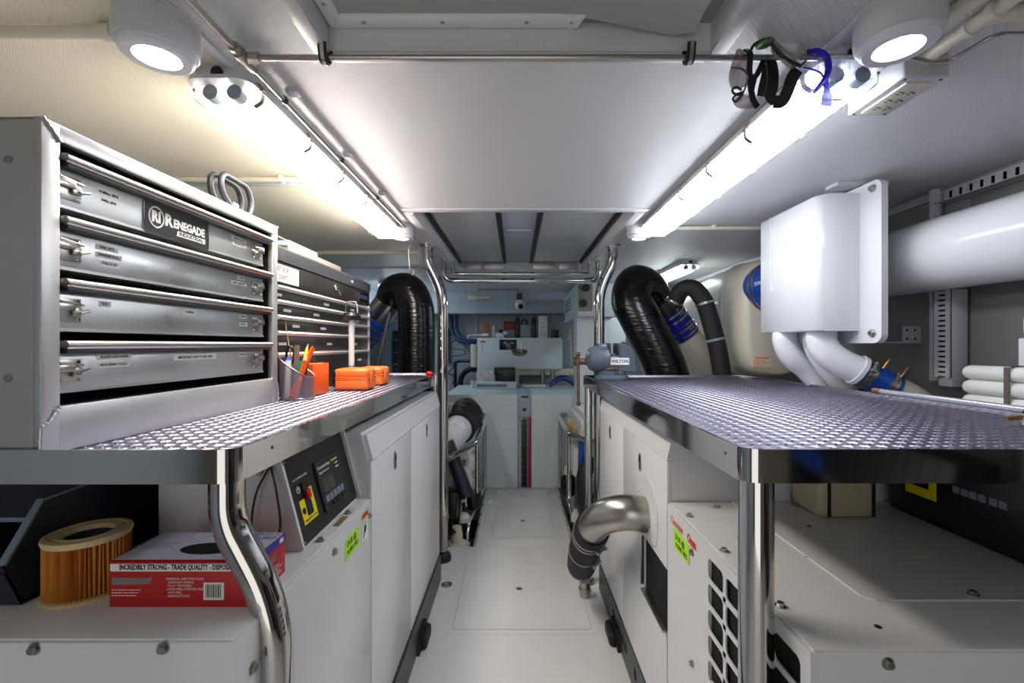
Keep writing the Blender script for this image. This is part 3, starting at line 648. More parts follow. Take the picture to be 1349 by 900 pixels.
b.build('sheet_hole', VOID, GR)
LM = F((QX-0.0008, 1.237, 0.765), (0, -1, 0), ZUP)
o_ = text('Cummins', 0.030, off(LM, 0.048, -0.006), mat('orange_ink', (235, 130, 60), 0.6), GR, bold=0.0, sx=0.75)
text('Onan', 0.031, off(LM, 0.147, -0.007), REDINK, GR, bold=0.03, sx=0.78)
l, M, W, H = side_label(GR, QX-0.0008, -1, 1.103, 1.212, 0.693, 0.744, LIME, 'bright green sticker')
text('DUE @', 0.020, off(M, W*0.42, H*0.66), INK, l, bold=0.02); text('10,000 HRS', 0.0175, off(M, W*0.5, H*0.26), INK, l, bold=0.02)
# round blanking plate behind the elbow
b = MB(); M = F((QX, 1.46, 0.69), (0, -1, 0), ZUP); b.prism([(0.115*math.cos(a*PI/20), 0.115*math.sin(a*PI/20)) for a in range(-4, 25)], M, 0.003); b.build('blanking_plate', WHITE, GR)
for dy, dz in ((-0.10, 0), (-0.07, -0.075), (0.0, 0.1), (0.09, 0.04)): b = MB(); screws(b, [(QX-0.003, 1.46+dy, 0.69+dz)], 0.004, (-1, 0, 0)); b.build('plate_screw', STEEL, GR)
# exhaust elbow
t = thing('exhaust_elbow', 'curved steel exhaust elbow leaving the right generator into a black clamped hose', 'pipe', (0.38, 1.7, 0.2))
path = fillet([(QX+0.01, 1.475, 0.68), (0.345, 1.50, 0.685), (0.27, 1.62, 0.62), (0.268, 1.78, 0.50)], 0.12, 10)
pth = spline([(QX+0.01, 1.47, 0.68), (0.36, 1.48, 0.685), (0.305, 1.53, 0.655), (0.283, 1.61, 0.60), (0.277, 1.68, 0.545)], 8)
b = MB(); b.tube(pth, 0.056, 28); b.build('steel_elbow', STEEL, t)
b = MB(); b.tube(spline([(0.279, 1.66, 0.56), (0.277, 1.78, 0.46), (0.283, 1.92, 0.34), (0.295, 2.06, 0.235)], 6), 0.064, 28); b.build('hose_sleeve', SLEEVE, t)
b = MB(); b.tube([(0.294, 2.05, 0.243), (0.299, 2.10, 0.205)], 0.060, 28); b.build('hose_cuff', BLUE, t)
def clampring(parent, p, d, r, name='hose_clamp', w=0.012, m=None, bolt_dir=None):
    p = Vector(p); d = Vector(d).normalized(); b = MB(); b.tube([p-d*w/2, p+d*w/2], r, 32)
    s = d.orthogonal().normalized() if bolt_dir is None else Vector(bolt_dir).normalized()
    e = d.cross(s); q = p+s*(r+0.006); b.tube([q-e*0.022, q+e*0.022], 0.0045, 8); b.tube([q+e*0.012, q+e*0.020], 0.009, 6); b.tube([q-e*0.020, q-e*0.012], 0.007, 8)
    return b.build(name, m or STEEL, parent)
clampring(t, (0.277, 1.70, 0.526), (0, 1, -0.85), 0.0665, bolt_dir=(0.5, -0.5, -0.7)); clampring(t, (0.277, 1.725, 0.505), (0, 1, -0.85), 0.0665, bolt_dir=(-0.3, -0.5, 0.7))
clampring(t, (0.2795, 1.86, 0.392), (0, 1, -0.85), 0.0660, bolt_dir=(0.7, -0.5, -0.7))
b = MB(); b.tube([(0.335, 2.22, 0.0), (0.335, 2.22, 0.075)], 0.024, 20); b.tube([(0.335, 2.22, 0.03), (0.335, 2.22, 0.045)], 0.030, 20); single('floor_fitting', b, STEEL, 'short ribbed steel hose fitting standing on the floor below the black hose end', 'fitting')

# black control box on the right housing
t = thing('control_box', 'black generator control box with yellow label on the right housing', 'control box', (1.12, 0.95, QZ+0.003))
b = MB(); b.box((1.0, 0.83, QZ+0.003), (1.30, 1.22, 1.01), 0.004); b.build('case', BLACK, t)
b = MB(); b.box((0.992, 0.83, QZ+0.02), (1.002, 1.20, 1.005), 0.002); b.build('front_panel', mat('slate_plastic', (28, 30, 36), 0.3), t)
BMx = F((0.992, 1.16, QZ+0.003), (0, -1, 0), ZUP)
b = MB(); b.prism([(0.0, 0.062), (0.085, 0.062), (0.085, 0.122), (0.065, 0.122), (0.065, 0.084), (0.02, 0.084), (0.02, 0.122), (0.0, 0.122)], BMx, 0.0006); b.build('warning_label', YEL, t, label='yellow label')
for i in range(6):
    b = MB(); x = 0.125+i*0.019+(0.004 if i > 3 else 0); b.prism(rr(x, 0.098, x+0.016, 0.114, 0.003), BMx, 0.001); b.build('button', GREYP, t)
b = MB(); b.box((1.0, 0.80, QZ+0.003), (1.04, 0.83, 1.0), 0.003); b.build('corner_post', WHITE, t)
# translucent jerry can
t = thing('coolant_bottle', 'translucent off-white bottle held by black straps on the right generator housing', 'bottle', (0.82, 1.18, QZ+0.003))
b = MB(); b.box((0.752, 1.13, QZ+0.003), (0.895, 1.255, 0.99), 0.018, 4); b.build('bottle', mat('translucent_ivory', (205, 196, 168), 0.35, trans=0.15), t)
for x in (0.775, 0.885):
    b = MB(); b.ribbon([(x, 1.127, QZ+0.01), (x, 1.127, 1.0)], 0.007, 0.003, (1, 0, 0)); b.build('strap', RUBBER, t)
b = MB(); b.tube(spline([(0.75, 1.125, 0.96), (0.80, 1.12, 0.935), (0.885, 1.123, 0.94)]), 0.003, 8); b.build('strap', RUBBER, t)
b = MB(); b.tube(fillet([(0.90, 1.24, 0.84), (0.92, 1.235, 0.80), (0.95, 1.235, 0.85), (0.955, 1.23, 1.0)], 0.03), 0.007, 10); single('hose', b, RUBBER, 'thin black hose rising beside the strapped bottle', 'hose')

# ================================================================== THINGS ON THE LEFT HOUSING
t = thing('air_filter', 'round pleated orange paper filter cartridge with cream rims under the left bench', 'filter', (-0.737, 0.785, GZ))
z0, z1 = GZ, GZ+0.102; cx, cy = -0.737, 0.785
b = MB(); n = 60; V = []
for k_, z in ((0, z0+0.006), (1, z1-0.008)):
    V.append([b.bm.verts.new((cx+(0.0575 if j % 2 else 0.050)*math.cos(PI*j/n+k_*0.03*math.sin(j)), cy+(0.0575 if j % 2 else 0.050)*math.sin(PI*j/n+k_*0.03*math.sin(j)), z)) for j in range(2*n)])
V.append([b.bm.verts.new((cx+0.036*math.cos(PI*j/n), cy+0.036*math.sin(PI*j/n), z1-0.008)) for j in range(2*n)])
V.append([b.bm.verts.new((cx+0.036*math.cos(PI*j/n), cy+0.036*math.sin(PI*j/n), z0+0.006)) for j in range(2*n)])
for a_, c_ in zip(V, V[1:]+V[:1]):
    for j in range(2*n): b.bm.faces.new((a_[j], a_[(j+1) % (2*n)], c_[(j+1) % (2*n)], c_[j]))
b.build('pleats', PLEAT, t, flat=True)
M = Matrix.Translation((cx, cy, 0))
b = MB(); b.lathe([(0.058, z1-0.010), (0.0600, z1-0.004), (0.059, z1), (0.052, z1+0.001), (0.050, z1-0.001), (0.044, z1-0.001), (0.043, z1+0.001), (0.036, z1), (0.034, z1-0.008), (0.058, z1-0.010)], M, 48); b.build('rim', BEIGE, t)
b = MB(); b.lathe([(0.0, z0), (0.060, z0), (0.060, z0+0.005), (0.052, z0+0.008), (0.0, z0+0.008)], M, 48); b.build('rim', BEIGE, t)
b = MB(); b.lathe([(0.0355, z0+0.008), (0.0355, z1-0.008), (0.034, z1-0.008), (0.034, z0+0.008), (0.0355, z0+0.008)], M, 32); b.build('inner_mesh', DARK, t)
# glove box carton
t = thing('glove_box', 'red and white carton of disposable gloves with a dark oval opening, beside the pleated filter', 'carton', (-0.54, 0.79, GZ))
x0, x1, y0, y1, z0, z1 = -0.655, -0.430, 0.733, 0.848, GZ, GZ+0.073
b = MB(); b.box((x0, y0, z0), (x1, y1, z1), 0.0012); gb = b.build('carton', RED, t)
b = MB(); b.box((x0+0.001, y0+0.008, z1), (x1-0.001, y1-0.001, z1+0.0006)); b.build('top_print', mat('pale_lilac_card', (205, 205, 222), 0.5), gb)
b = MB(); b.prism([(-0.525+0.048*math.cos(a*PI/16), 0.780+0.022*math.sin(a*PI/16)) for a in range(32)], Matrix.Translation((0, 0, z1+0.0006)), 0.0006); b.build('opening', VOID, gb)
FM = F((x0, y0, z0), (1, 0, 0), ZUP); FM = off(FM, 0, 0, 0.0002)
b = MB(); b.prism([(0.002, 0.058), (0.224, 0.058), (0.224, 0.070), (0.002, 0.070)], FM, 0.0004); b.build('white_band', PAPER, gb)
text('INCREDIBLY STRONG - TRADE QUALITY - DISPOSABLE', 0.0115, off(FM, 0.113, 0.0645, 0.0006), INK, gb, bold=0.03, sx=0.68)
b = MB(); b.prism([(0.005, 0.036), (0.066, 0.038), (0.070, 0.050), (0.062, 0.047), (0.005, 0.048)], FM, 0.0004); b.build('logo_print', GREYINK, gb)
lines(FM, 0.004, 0.055, 0.028, 3, 0.0045, 0.0013, PAPER, gb, seed=3)
text('CHEMICAL AND PUNCTURE', 0.0048, off(FM, 0.122, 0.046, 0.0006), PAPER, gb); text('RESISTANT NITRILE', 0.0048, off(FM, 0.116, 0.0405, 0.0006), PAPER, gb); text('FULLY TEXTURED', 0.0048, off(FM, 0.114, 0.035, 0.0006), PAPER, gb)
text('LATEX FREE, POWDER FREE', 0.0048, off(FM, 0.123, 0.0295, 0.0006), PAPER, gb); text('SOFT FEEL', 0.0048, off(FM, 0.106, 0.024, 0.0006), PAPER, gb); text('AMBIDEXTROUS', 0.0048, off(FM, 0.112, 0.0185, 0.0006), PAPER, gb)
b = MB(); b.prism([(0.152, 0.012), (0.185, 0.012), (0.185, 0.040), (0.152, 0.040)], FM, 0.0004); bc = b.build('barcode', PAPER, gb)
b = MB(); x = 0.156
for i in range(9):
    wv = (0.001, 0.002, 0.0013)[i % 3]; b.prism([(x, 0.016), (x+wv, 0.016), (x+wv, 0.037), (x, 0.037)], off(FM, 0, 0, 0.0004), 0.0002); x += wv+0.0014
b.build('bars', INK, bc)
SM = off(F((x1, y0, z0), (0, 1, 0), ZUP), 0, 0, 0.0002)
b = MB(); b.prism([(0.0, 0.058), (0.114, 0.058), (0.114, 0.0725), (0.0, 0.0725)], SM, 0.0004); b.build('blue_band', mat('blue_print', (40, 50, 150), 0.5), gb)
b = MB(); b.prism([(0.094, 0.061), (0.107, 0.061), (0.107, 0.069), (0.094, 0.069)], off(SM, 0, 0, 0.0003), 0.0003); b.build('white_tab', PAPER, gb)
b = MB(); b.prism([(0.035, 0.036), (0.08, 0.038), (0.084, 0.052), (0.076, 0.048), (0.035, 0.047)], SM, 0.0004); b.build('logo_print', GREYINK, gb)
lines(SM, 0.05, 0.105, 0.026, 4, 0.0055, 0.002, PAPER, gb, seed=5)
TM = Matrix.Translation((0, 0, z1+0.0007))
text('PRODUCT', 0.016, off(TM, -0.452, 0.838), DARK, gb, sx=0.7); text('RUBBER', 0.016, off(TM, -0.452, 0.822), DARK, gb, sx=0.7)
b = MB(); b.tube([(-0.56+0.02*math.cos(a*PI/10), 0.825+0.010*math.sin(a*PI/10), z1+0.001) for a in range(20)], 0.001, 6, closed=True); b.build('printed_ring', PAPER, gb)
lines(TM, -0.64, -0.585, 0.80, 3, 0.008, 0.002, GREYINK, gb, seed=8)
# navy storage bin
t = thing('storage_bin', 'navy plastic storage bin with a sloping open front behind the pleated filter', 'storage bin', (-0.95, 0.95, GZ+0.003))
b = MB(); prof = [(0.735, GZ+0.003), (0.708, 0.885), (0.766, 0.968), (1.22, 0.985), (1.22, GZ+0.003)]
MX = Matrix(((0, 0, 1, 0), (1, 0, 0, 0), (0, 1, 0, 0), (0, 0, 0, 1)))
b.prism(prof, MX, 0.006, -0.806); b.prism(prof, MX, 0.006, -1.25)
b.box((-1.25, 0.735, GZ+0.003), (-0.80, 1.22, GZ+0.009)); b.box((-1.25, 1.214, GZ+0.003), (-0.80, 1.22, 0.985))
b.prism([(0.735, GZ+0.003), (0.710, 0.87), (0.716, 0.87), (0.741, GZ+0.003)], MX, 0.45, -1.25)
b.build('body', NAVY, t)
b = MB(); b.ribbon([(-0.800, 0.708, 0.886), (-0.800, 0.766, 0.969), (-0.800, 1.22, 0.986)], 0.012, 0.004, (1, 0, 0)); b.build('rim', GREYP, t)
b = MB(); b.box((-1.244, 0.80, 0.918), (-0.806, 1.214, 0.926)); b.build('shelf', GREYP, t)
# ================================================================== DRAWER BOX (near) on the left bench
TBW, TBH, TBD = 0.656, 0.521, 0.46
TB = thing('drawer_box', 'large silver welded drawer box with four latched drawers, nearest on the left bench', 'tool box', (-0.729, 0.698, ZS+0.0005), math.radians(88.47))
# local frame: x along the front, y into the box, z up
b = MB()
b.box((0, 0, 0), (TBW, TBD, 0.004)); b.box((0, 0.0, TBH-0.004), (TBW, TBD, TBH)); b.box((0, TBD-0.004, 0), (TBW, TBD, TBH))
b.box((0, 0.0, 0), (0.004, TBD, TBH)); b.box((TBW-0.004, 0.0, 0), (TBW, TBD, TBH)); b.build('case', ALU, TB, local=True)
b = MB()
b.box((-0.001, -0.002, -0.0), (0.028, 0.012, TBH+0.001), 0.002); b.box((TBW-0.026, -0.002, 0), (TBW+0.001, 0.012, TBH+0.001), 0.002)
b.box((0.026, -0.002, 0), (TBW-0.024, 0.012, 0.073), 0.002); b.box((0.026, -0.002, TBH-0.026), (TBW-0.024, 0.012, TBH+0.001), 0.002); b.build('face_frame', ALU, TB, local=True)
for p in ([(-0.002, -0.0025, 0.045), (0.010, -0.003, 0.052), (0.020, -0.003, 0.066), (0.028, -0.003, 0.074)], [(-0.001, -0.0025, 0.003), (-0.002, -0.0025, 0.02), (-0.001, -0.0025, 0.045)],
          [(0.0, -0.003, TBH+0.001), (0.012, -0.003, TBH-0.010), (0.028, -0.003, TBH-0.027)], [(TBW-0.026, -0.003, 0.073), (TBW-0.006, -0.003, 0.06), (TBW+0.001, -0.003, 0.03), (TBW+0.001, -0.003, 0)], [(TBW-0.026, -0.003, TBH-0.027), (TBW, -0.003, TBH)]):
    b = MB(); q = spline(p, 6); b.tube(q, [0.0026+0.0007*math.sin(i*2.1) for i in range(len(q))], 8); b.build('weld', ALU, TB, local=True)
b = MB(); b.box((0.004, 0.10, 0.004), (TBW-0.004, 0.11, TBH-0.004)); b.box((0.0045, 0.012, 0.004), (0.028, 0.11, TBH-0.004)); b.box((TBW-0.0265, 0.012, 0.004), (TBW-0.0045, 0.11, TBH-0.004)); b.box((0.0045, 0.012, 0.0045), (TBW-0.0045, 0.1, 0.07)); b.build('interior', VOID, TB, local=True)
def Lm(x, y, z): return F((x, y, z), (1, 0, 0), ZUP)   # local, facing -y
def tlabel(s, x, z, size, parent, y=0.0135, bgd=True, bold=0.02, wdt=None):
    W = wdt or len(s)*size*0.62+0.003
    if bgd:
        b = MB(); b.prism([(-W/2, -size*0.75), (W/2, -size*0.75), (W/2, size*0.75), (-W/2, size*0.75)], Lm(x, y, z), 0.0003); l = b.build('label', PAPER, parent, local=True)
        text(s, size, off(Lm(x, y, z), 0, 0, 0.0004), INK, l, bold=bold, local=True, sx=0.92)
    else: text(s, size, off(Lm(x, y, z), 0, 0, 0.0004), INK, parent, bold=bold, local=True)
def draw_latch(parent, x, z, flip):
    sx = -1 if flip else 1
    b = MB(); b.box((x-0.021, 0.0115, z-0.020), (x+0.021, 0.0135, z+0.020), 0.0006); l = b.build('latch', STEEL, parent, local=True)
    b = MB(); b.box((x-sx*0.024, 0.004, z-0.001), (x+sx*0.006, 0.0115, z+0.012), 0.002); b.box((x+sx*0.002, 0.006, z-0.009), (x+sx*0.018, 0.0115, z+0.006), 0.002)
    b.tube([(x-sx*0.020, 0.006, z+0.014), (x+sx*0.020, 0.006, z+0.010)], 0.002, 8); b.tube([(x+sx*0.012, 0.004, z-0.004), (x+sx*0.032, 0.008, z+0.001)], 0.0025, 8)
    b.build('lever', STEEL, l, local=True)
    for dx in (-0.016, 0.016):
        for dz in (-0.015, 0.015): b = MB(); b.tube([(x+dx, 0.0118, z+dz), (x+dx, 0.0095, z+dz)], [0.0032, 0.002], 10); b.build('screw', CHROME, l, local=True)
ZBs = [0.474, 0.373, 0.272, 0.171]
drawers = []
for i, zb in enumerate(ZBs):
    b = MB(); b.box((0.031, 0.0135, zb-0.079), (TBW-0.048, 0.095, zb-0.012), 0.0015); b.box((0.031, 0.012, zb-0.079), (TBW-0.048, 0.0135, zb-0.074)); d = b.build('drawer', ALUD, TB, local=True)
    b = MB(); b.tube([(0.036, 0.000, zb), (TBW-0.03, 0.000, zb)], 0.0075, 16); b.box((0.034, 0.001, zb-0.004), (TBW-0.032, 0.014, zb+0.0065), 0.001); b.build('pull', STEEL, d, local=True)
    b = MB(); b.box((0.040, -0.002, zb-0.014), (TBW-0.034, 0.012, zb-0.0045), 0.001); b.build('pull_strip', DARK, d, local=True)
    draw_latch(d, 0.054, zb-0.044, False); draw_latch(d, TBW-0.078, zb-0.044, True)
    drawers.append(d)
d = drawers[0]
tlabel('O RING  SETS', 0.128, ZBs[0]-0.030, 0.0062, d, bgd=False); tlabel('DRILL BITS', 0.128, ZBs[0]-0.044, 0.0062, d, bgd=False)
tlabel('NUMBER PUNCH SET', 0.500, ZBs[0]-0.027, 0.0058, d); tlabel('TAP AND DIE SET', 0.502, ZBs[0]-0.040, 0.0058, d)
b = MB(); b.prism(rr(-0.092, -0.036, 0.092, 0.030, 0.006), Lm(0.292, 0.0132, ZBs[0]-0.043), 0.002); lp = b.build('logo_plate', CHROME, d, local=True, label='black and silver maker plate')
b = MB(); b.prism(rr(-0.0885, -0.0325, 0.0885, 0.0265, 0.004), Lm(0.292, 0.0112, ZBs[0]-0.043), 0.0005); b.build('plate_face', BLACK, lp, local=True)
LPM = Lm(0.292, 0.0106, ZBs[0]-0.046)
b = MB(); b.tube([LPM @ Vector((-0.062+0.0185*math.cos(a*PI/16), 0.003+0.0205*math.sin(a*PI/16), 0.0)) for a in range(32)], 0.0016, 6, closed=True); b.build('ring_emblem', PAPER, lp, local=True)
text('RI', 0.030, off(LPM, -0.062, 0.003), PAPER, lp, bold=0.05, local=True, sx=0.9)
text('R', 0.034, off(LPM, -0.030, 0.004), PAPER, lp, bold=0.04, local=True); text('ENEGADE', 0.0245, off(LPM, 0.030, 0.002), PAPER, lp, bold=0.045, local=True, sx=0.86)
b = MB(); b.prism([(-0.008, -0.022), (0.078, -0.022), (0.078, -0.011), (-0.005, -0.011)], LPM, 0.0003); b.build('logo_bar', PAPER, lp, local=True)
text('INDUSTRIAL', 0.0115, off(LPM, 0.035, -0.0165, 0.0004), INK, lp, bold=0.03, local=True, sx=1.15)
d = drawers[1]
tlabel('DRILL BITS', 0.124, ZBs[1]-0.028, 0.0066, d); tlabel('SPANNER ROLL', 0.128, ZBs[1]-0.042, 0.0066, d); tlabel('PUNCH SET', 0.130, ZBs[1]-0.056, 0.0066, d)
tlabel('CALIPER', 0.508, ZBs[1]-0.026, 0.0062, d); tlabel('IMPACT DRIVER SET', 0.500, ZBs[1]-0.041, 0.0058, d)
d = drawers[2]
tlabel('FILES', 0.120, ZBs[2]-0.028, 0.0066, d); tlabel('CHISELS', 0.325, ZBs[2]-0.028, 0.0085, d); tlabel('HAMMERS', 0.516, ZBs[2]-0.026, 0.0066, d); tlabel('MALLETS', 0.518, ZBs[2]-0.047, 0.0066, d)
d = drawers[3]
tlabel('BLADES AND KNIFES', 0.140, ZBs[3]-0.022, 0.0066, d); tlabel('MEASURING TOOLS', 0.138, ZBs[3]-0.036, 0.0066, d); tlabel('IMPORTANT PARTS STORE HERE', 0.345, ZBs[3]-0.028, 0.0080, d); tlabel('SCREWS', 0.514, ZBs[3]-0.026, 0.0075, d)
for zz in (0.12, 0.455):
    b = MB(); M = Matrix.Translation((-0.001, 0.055 if False else 0.050, zz)) @ Matrix.Rotation(-PI/2, 4, 'Y')
    b.lathe([(0.0065, -0.001), (0.006, 0.0015), (0, 0.002)], M, 16); b.build('rivet', STEEL, TB, local=True)
b = MB()
for x in (0.12, 0.155, 0.205): b.tube([(x, 0.012, TBH), (x, 0.012, TBH+0.004)], [0.004, 0.002], 8)
b.build('lid_screw', DARK, TB, local=True)
# suction lifter on top of it
SLx, SLy, SLz = -0.790, 1.27, ZS+TBH+0.0015
t = thing('suction_lifter', 'black suction cup lifter with loop handle on top of the silver drawer box', 'suction lifter', (SLx, SLy, SLz))
M = Matrix.Translation((SLx, SLy, SLz))
b = MB(); b.lathe([(0, 0), (0.05, 0), (0.051, 0.004), (0.046, 0.009), (0.03, 0.013), (0, 0.013)], M, 32); b.build('cup', mat('pale_grey_rubber', (190, 188, 182), 0.5), t)
b = MB(); b.lathe([(0.028, 0.013), (0.026, 0.024), (0.012, 0.028), (0, 0.028)], M, 24); b.cbox((SLx, SLy, SLz+0.034), (0.02, 0.03, 0.022), 0.003); b.build('hub', DARK, t)
HM = mat('slate_rubber', (34, 38, 46), 0.5)
for dx in (-0.007, 0.007):
    b = MB(); b.tube(fillet([(SLx+dx*2.2, SLy-0.030, SLz+0.022), (SLx+dx*2, SLy-0.075, SLz+0.055), (SLx+dx*2, SLy-0.070, SLz+0.104), (SLx+dx*2, SLy+0.045, SLz+0.104), (SLx+dx*2, SLy+0.068, SLz+0.060), (SLx+dx*2.2, SLy+0.045, SLz+0.018)], 0.024, 6), 0.0078, 12); b.build('handle', HM, t)
# ================================================================== second drawer chest (dark)
C0, C1, CX = 1.405, 2.33, -0.75
t = thing('tool_chest', 'dark metal tool chest with silver drawer pulls behind the silver drawer box', 'tool chest', (-0.98, 1.87, ZS+0.0005))
CHM = mat('dark_gunmetal_paint', (62, 58, 54), 0.28, 0.5, vary=0.15, vscale=6)
z0 = ZS+0.0005
b = MB(); b.box((-1.20, C0, z0), (CX-0.012, C1, 1.43)); b.build('body', CHM, t)
b = MB(); b.box((-1.20, C0, 1.425), (CX, C1, 1.494), 0.003); hd = b.build('header', CHM, t)
b = MB(); b.prism([(-1.20, 1.496), (CX+0.003, 1.496), (CX+0.003, 1.538), (CX-0.03, 1.556), (-1.20, 1.566)], F((0, C1+0.003, 0), (1, 0, 0), ZUP), C1-C0+0.006); lid = b.build('lid', mat('gunmetal_lid', (96, 96, 102), 0.32, 0.7), t)
for y in (C0, C1-0.018):
    b = MB(); b.box((CX-0.014, y, z0), (CX+0.003, y+0.018, 1.425), 0.002); b.build('corner_post', ALU, t)
pz = [1.410, 1.364, 1.316, 1.265, 1.196, 1.115]
for i in range(5):
    zt, zb = pz[i]-0.006, pz[i+1]+0.009
    b = MB(); b.box((CX-0.020, C0+0.02, zb), (CX-0.004, C1-0.02, zt), 0.001); d = b.build('drawer', mat('charcoal_paint', (50, 49, 47), 0.3, vary=0.1), t)
    b = MB(); b.prism([(CX-0.006, pz[i]-0.006), (CX+0.008, pz[i]-0.006), (CX+0.010, pz[i]+0.002), (CX+0.004, pz[i]+0.008), (CX-0.006, pz[i]+0.008)], F((0, C1-0.02, 0), (1, 0, 0), ZUP), C1-C0-0.04); b.build('pull', ALU, d)
    for k_ in range(3):
        y = (1.50, 1.78, 2.13)[k_]+0.03*((i*7+k_*3) % 5-2)
        MM = off(F((CX-0.004, y, (zt+zb)/2), (0, 1, 0), ZUP), 0, 0, 0.0002)
        b = MB(); b.prism([(-0.025, -0.0045), (0.025, -0.0045), (0.025, 0.0045), (-0.025, 0.0045)], MM, 0.0004); l = b.build('label', PAPER, d)
        lines(MM, -0.02, 0.02, 0.0, 1, 0.004, 0.003, INK, l, seed=i*3+k_)
MM = off(F((CX, 1.425, 1.43), (0, 1, 0), ZUP), 0, 0, 0.0002)
b = MB(); b.prism([(0, 0), (0.145, 0), (0.145, 0.055), (0, 0.055)], MM, 0.0005); l = b.build('label', PAPER, hd, label='white printed notice')
text("DON'T:", 0.023, off(MM, 0.040, 0.014, 0.0006), mat('dark_red_ink', (150, 30, 30), 0.6), l, bold=0.03, sx=0.8)
b = MB()
for x0_, x1_ in ((0.004, 0.020), (0.024, 0.030), (0.036, 0.052), (0.056, 0.075)): b.prism([(x0_, 0.034), (x1_, 0.034), (x1_, 0.05), (x0_, 0.05)], off(MM, 0, 0, 0.0005), 0.0003)
b.build('printed_squares', GREYINK, l)
lines(MM, 0.085, 0.14, 0.048, 4, 0.012, 0.0035, INK, l, seed=9)
b = MB(); M = F((CX, 1.90, 1.468), (0, 1, 0), ZUP); b.lathe([(0, 0), (0.012, 0), (0.011, 0.004), (0, 0.006)], M, 20); b.tube([(CX+0.004, 1.905, 1.46), (CX+0.008, 1.925, 1.44)], 0.003, 8); b.build('key_lock', CHROME, hd)
b = MB(); M = F((CX+0.003, 2.08, 1.515), (0, 1, 0), ZUP); b.lathe([(0, 0), (0.009, 0), (0.008, 0.004), (0, 0.005)], M, 20); b.build('lid_lock', CHROME, lid)
MM = F((CX+0.0002, 2.18, 1.442), (0, 1, 0), ZUP)
b = MB(); b.prism([(0, 0), (0.12, 0), (0.12, 0.04), (0, 0.04)], MM, 0.002); bd = b.build('badge', CHROME, hd); b = MB(); b.prism([(0.004, 0.010), (0.116, 0.010), (0.116, 0.031), (0.004, 0.031)], MM, 0.0026); b.build('badge_face', mat('dark_blue_print', (40, 50, 90), 0.3), bd)
b = MB(); b.tube(fillet([(CX-0.03, C1, 1.30), (CX-0.03, C1+0.04, 1.30), (CX-0.03, C1+0.04, 1.10), (CX-0.03, C1, 1.10)], 0.035), 0.012, 14); b.build('side_handle', STEEL, t)
# things lying on the chest lid
b = MB(); M = Matrix.Translation((-0.90, 1.50, 1.563)) ; b.box((-0.965, 1.44, 1.5635), (-0.83, 1.57, 1.600), 0.004); t = thing('small_case', 'pale green flat case on the near end of the dark tool chest lid', 'case', (-0.90, 1.5, 1.563)); b.build('body', GREENG, t)
b = MB(); b.box((-0.955, 1.46, 1.600), (-0.82, 1.62, 1.606), 0.002); b.build('lid', mat('taupe_plastic', (130, 125, 115), 0.5), t)
t = thing('spirit_level', 'mint green and grey box level lying along the dark tool chest lid', 'spirit level', (-0.87, 1.85, 1.563))
b = MB(); b.box((-0.89, 1.66, 1.5635), (-0.83, 2.16, 1.598), 0.004); b.build('body', mat('taupe_plastic', (130, 125, 115), 0.5), t)
b = MB(); b.box((-0.892, 1.655, 1.590), (-0.828, 1.90, 1.612), 0.003); b.build('green_cover', mat('mint_plastic', (170, 205, 190), 0.4), t)

# ================================================================== pen cup and its contents
PX, PY, PZ = -0.690, 1.435, ZS+0.0022
t = thing('pen_cup', 'grey wire mesh pen cup with slanted top at the end of the silver drawer box', 'pen cup', (PX, PY, PZ))
MESHM = mat('wire_mesh', (150, 150, 166), 0.4, 0.5, alpha=0.5)
b = MB(); n = 40; o0 = []; o1 = []
def cupxy(a):
    x, y = math.cos(a), math.sin(a); k = 1/((abs(x)**3.2+abs(y)**3.2)**(1/3.2)); return PX+0.046*x*k, PY+0.040*y*k
def cupz(x, y): return PZ+0.095+0.035*((PX-x)/0.046*0.9 + 0.1)
for j in range(n):
    x, y = cupxy(2*PI*j/n); o0.append(b.bm.verts.new((x, y, PZ))); o1.append(b.bm.verts.new((x, y, cupz(x, y)-0.0)))
for j in range(n): b.bm.faces.new((o0[j], o0[(j+1) % n], o1[(j+1) % n], o1[j]))
b.bm.faces.new(o0[::-1]); b.build('mesh_wall', MESHM, t)
b = MB(); pr = []
for j in range(n):
    x, y = cupxy(2*PI*j/n); pr.append((x, y, cupz(x, y)))
b.tube(pr, 0.0022, 8, closed=True); b.build('rim', mat('grey_metal_rim', (150, 150, 158), 0.3, 0.8), t)
b = MB(); b.tube([(cupxy(2*PI*j/n)[0], cupxy(2*PI*j/n)[1], PZ+0.002) for j in range(n)], 0.0022, 8, closed=True); b.build('base_ring', mat('grey_metal_rim', (150, 150, 158), 0.3, 0.8), t)
def stick(name, label, cat, a, top, r, m, tip=None, tipm=None, n=6, tl=0.018):
    t = thing(name, label, cat, a); a = Vector(a); top = Vector(top); d = (top-a).normalized()
    b = MB(); b.tube([a, top], r, n); b.build('barrel', m, t)
    if tip: b = MB(); b.tube([top, top+d*tl], [r, r*tip], n); b.build('tip', tipm or m, t)
    return t
base = PZ+0.006
stick('pencil', 'yellow pencil leaning in the mesh cup, point upward', 'pencil', (PX-0.005, PY+0.0, base), (PX+0.010, PY+0.045, PZ+0.155), 0.0045, YEL, 0.1, BEIGE)
stick('pencil', 'yellow and black pencil behind the yellow pencil in the mesh cup', 'pencil', (PX+0.002, PY+0.01, base), (PX+0.020, PY+0.055, PZ+0.150), 0.004, BLACK, 0.1, BEIGE)
stick('carpenter_pencil', 'orange carpenter pencil standing tallest at the right of the mesh cup', 'pencil', (PX-0.010, PY-0.02, base), (PX+0.046, PY+0.010, PZ+0.160), 0.0075, ORANGE)
stick('carpenter_pencil', 'orange carpenter pencil with a bare wooden tip, lower in the mesh cup', 'pencil', (PX+0.005, PY-0.025, base), (PX+0.030, PY-0.010, PZ+0.120), 0.0075, ORANGE, 0.3, BEIGE)
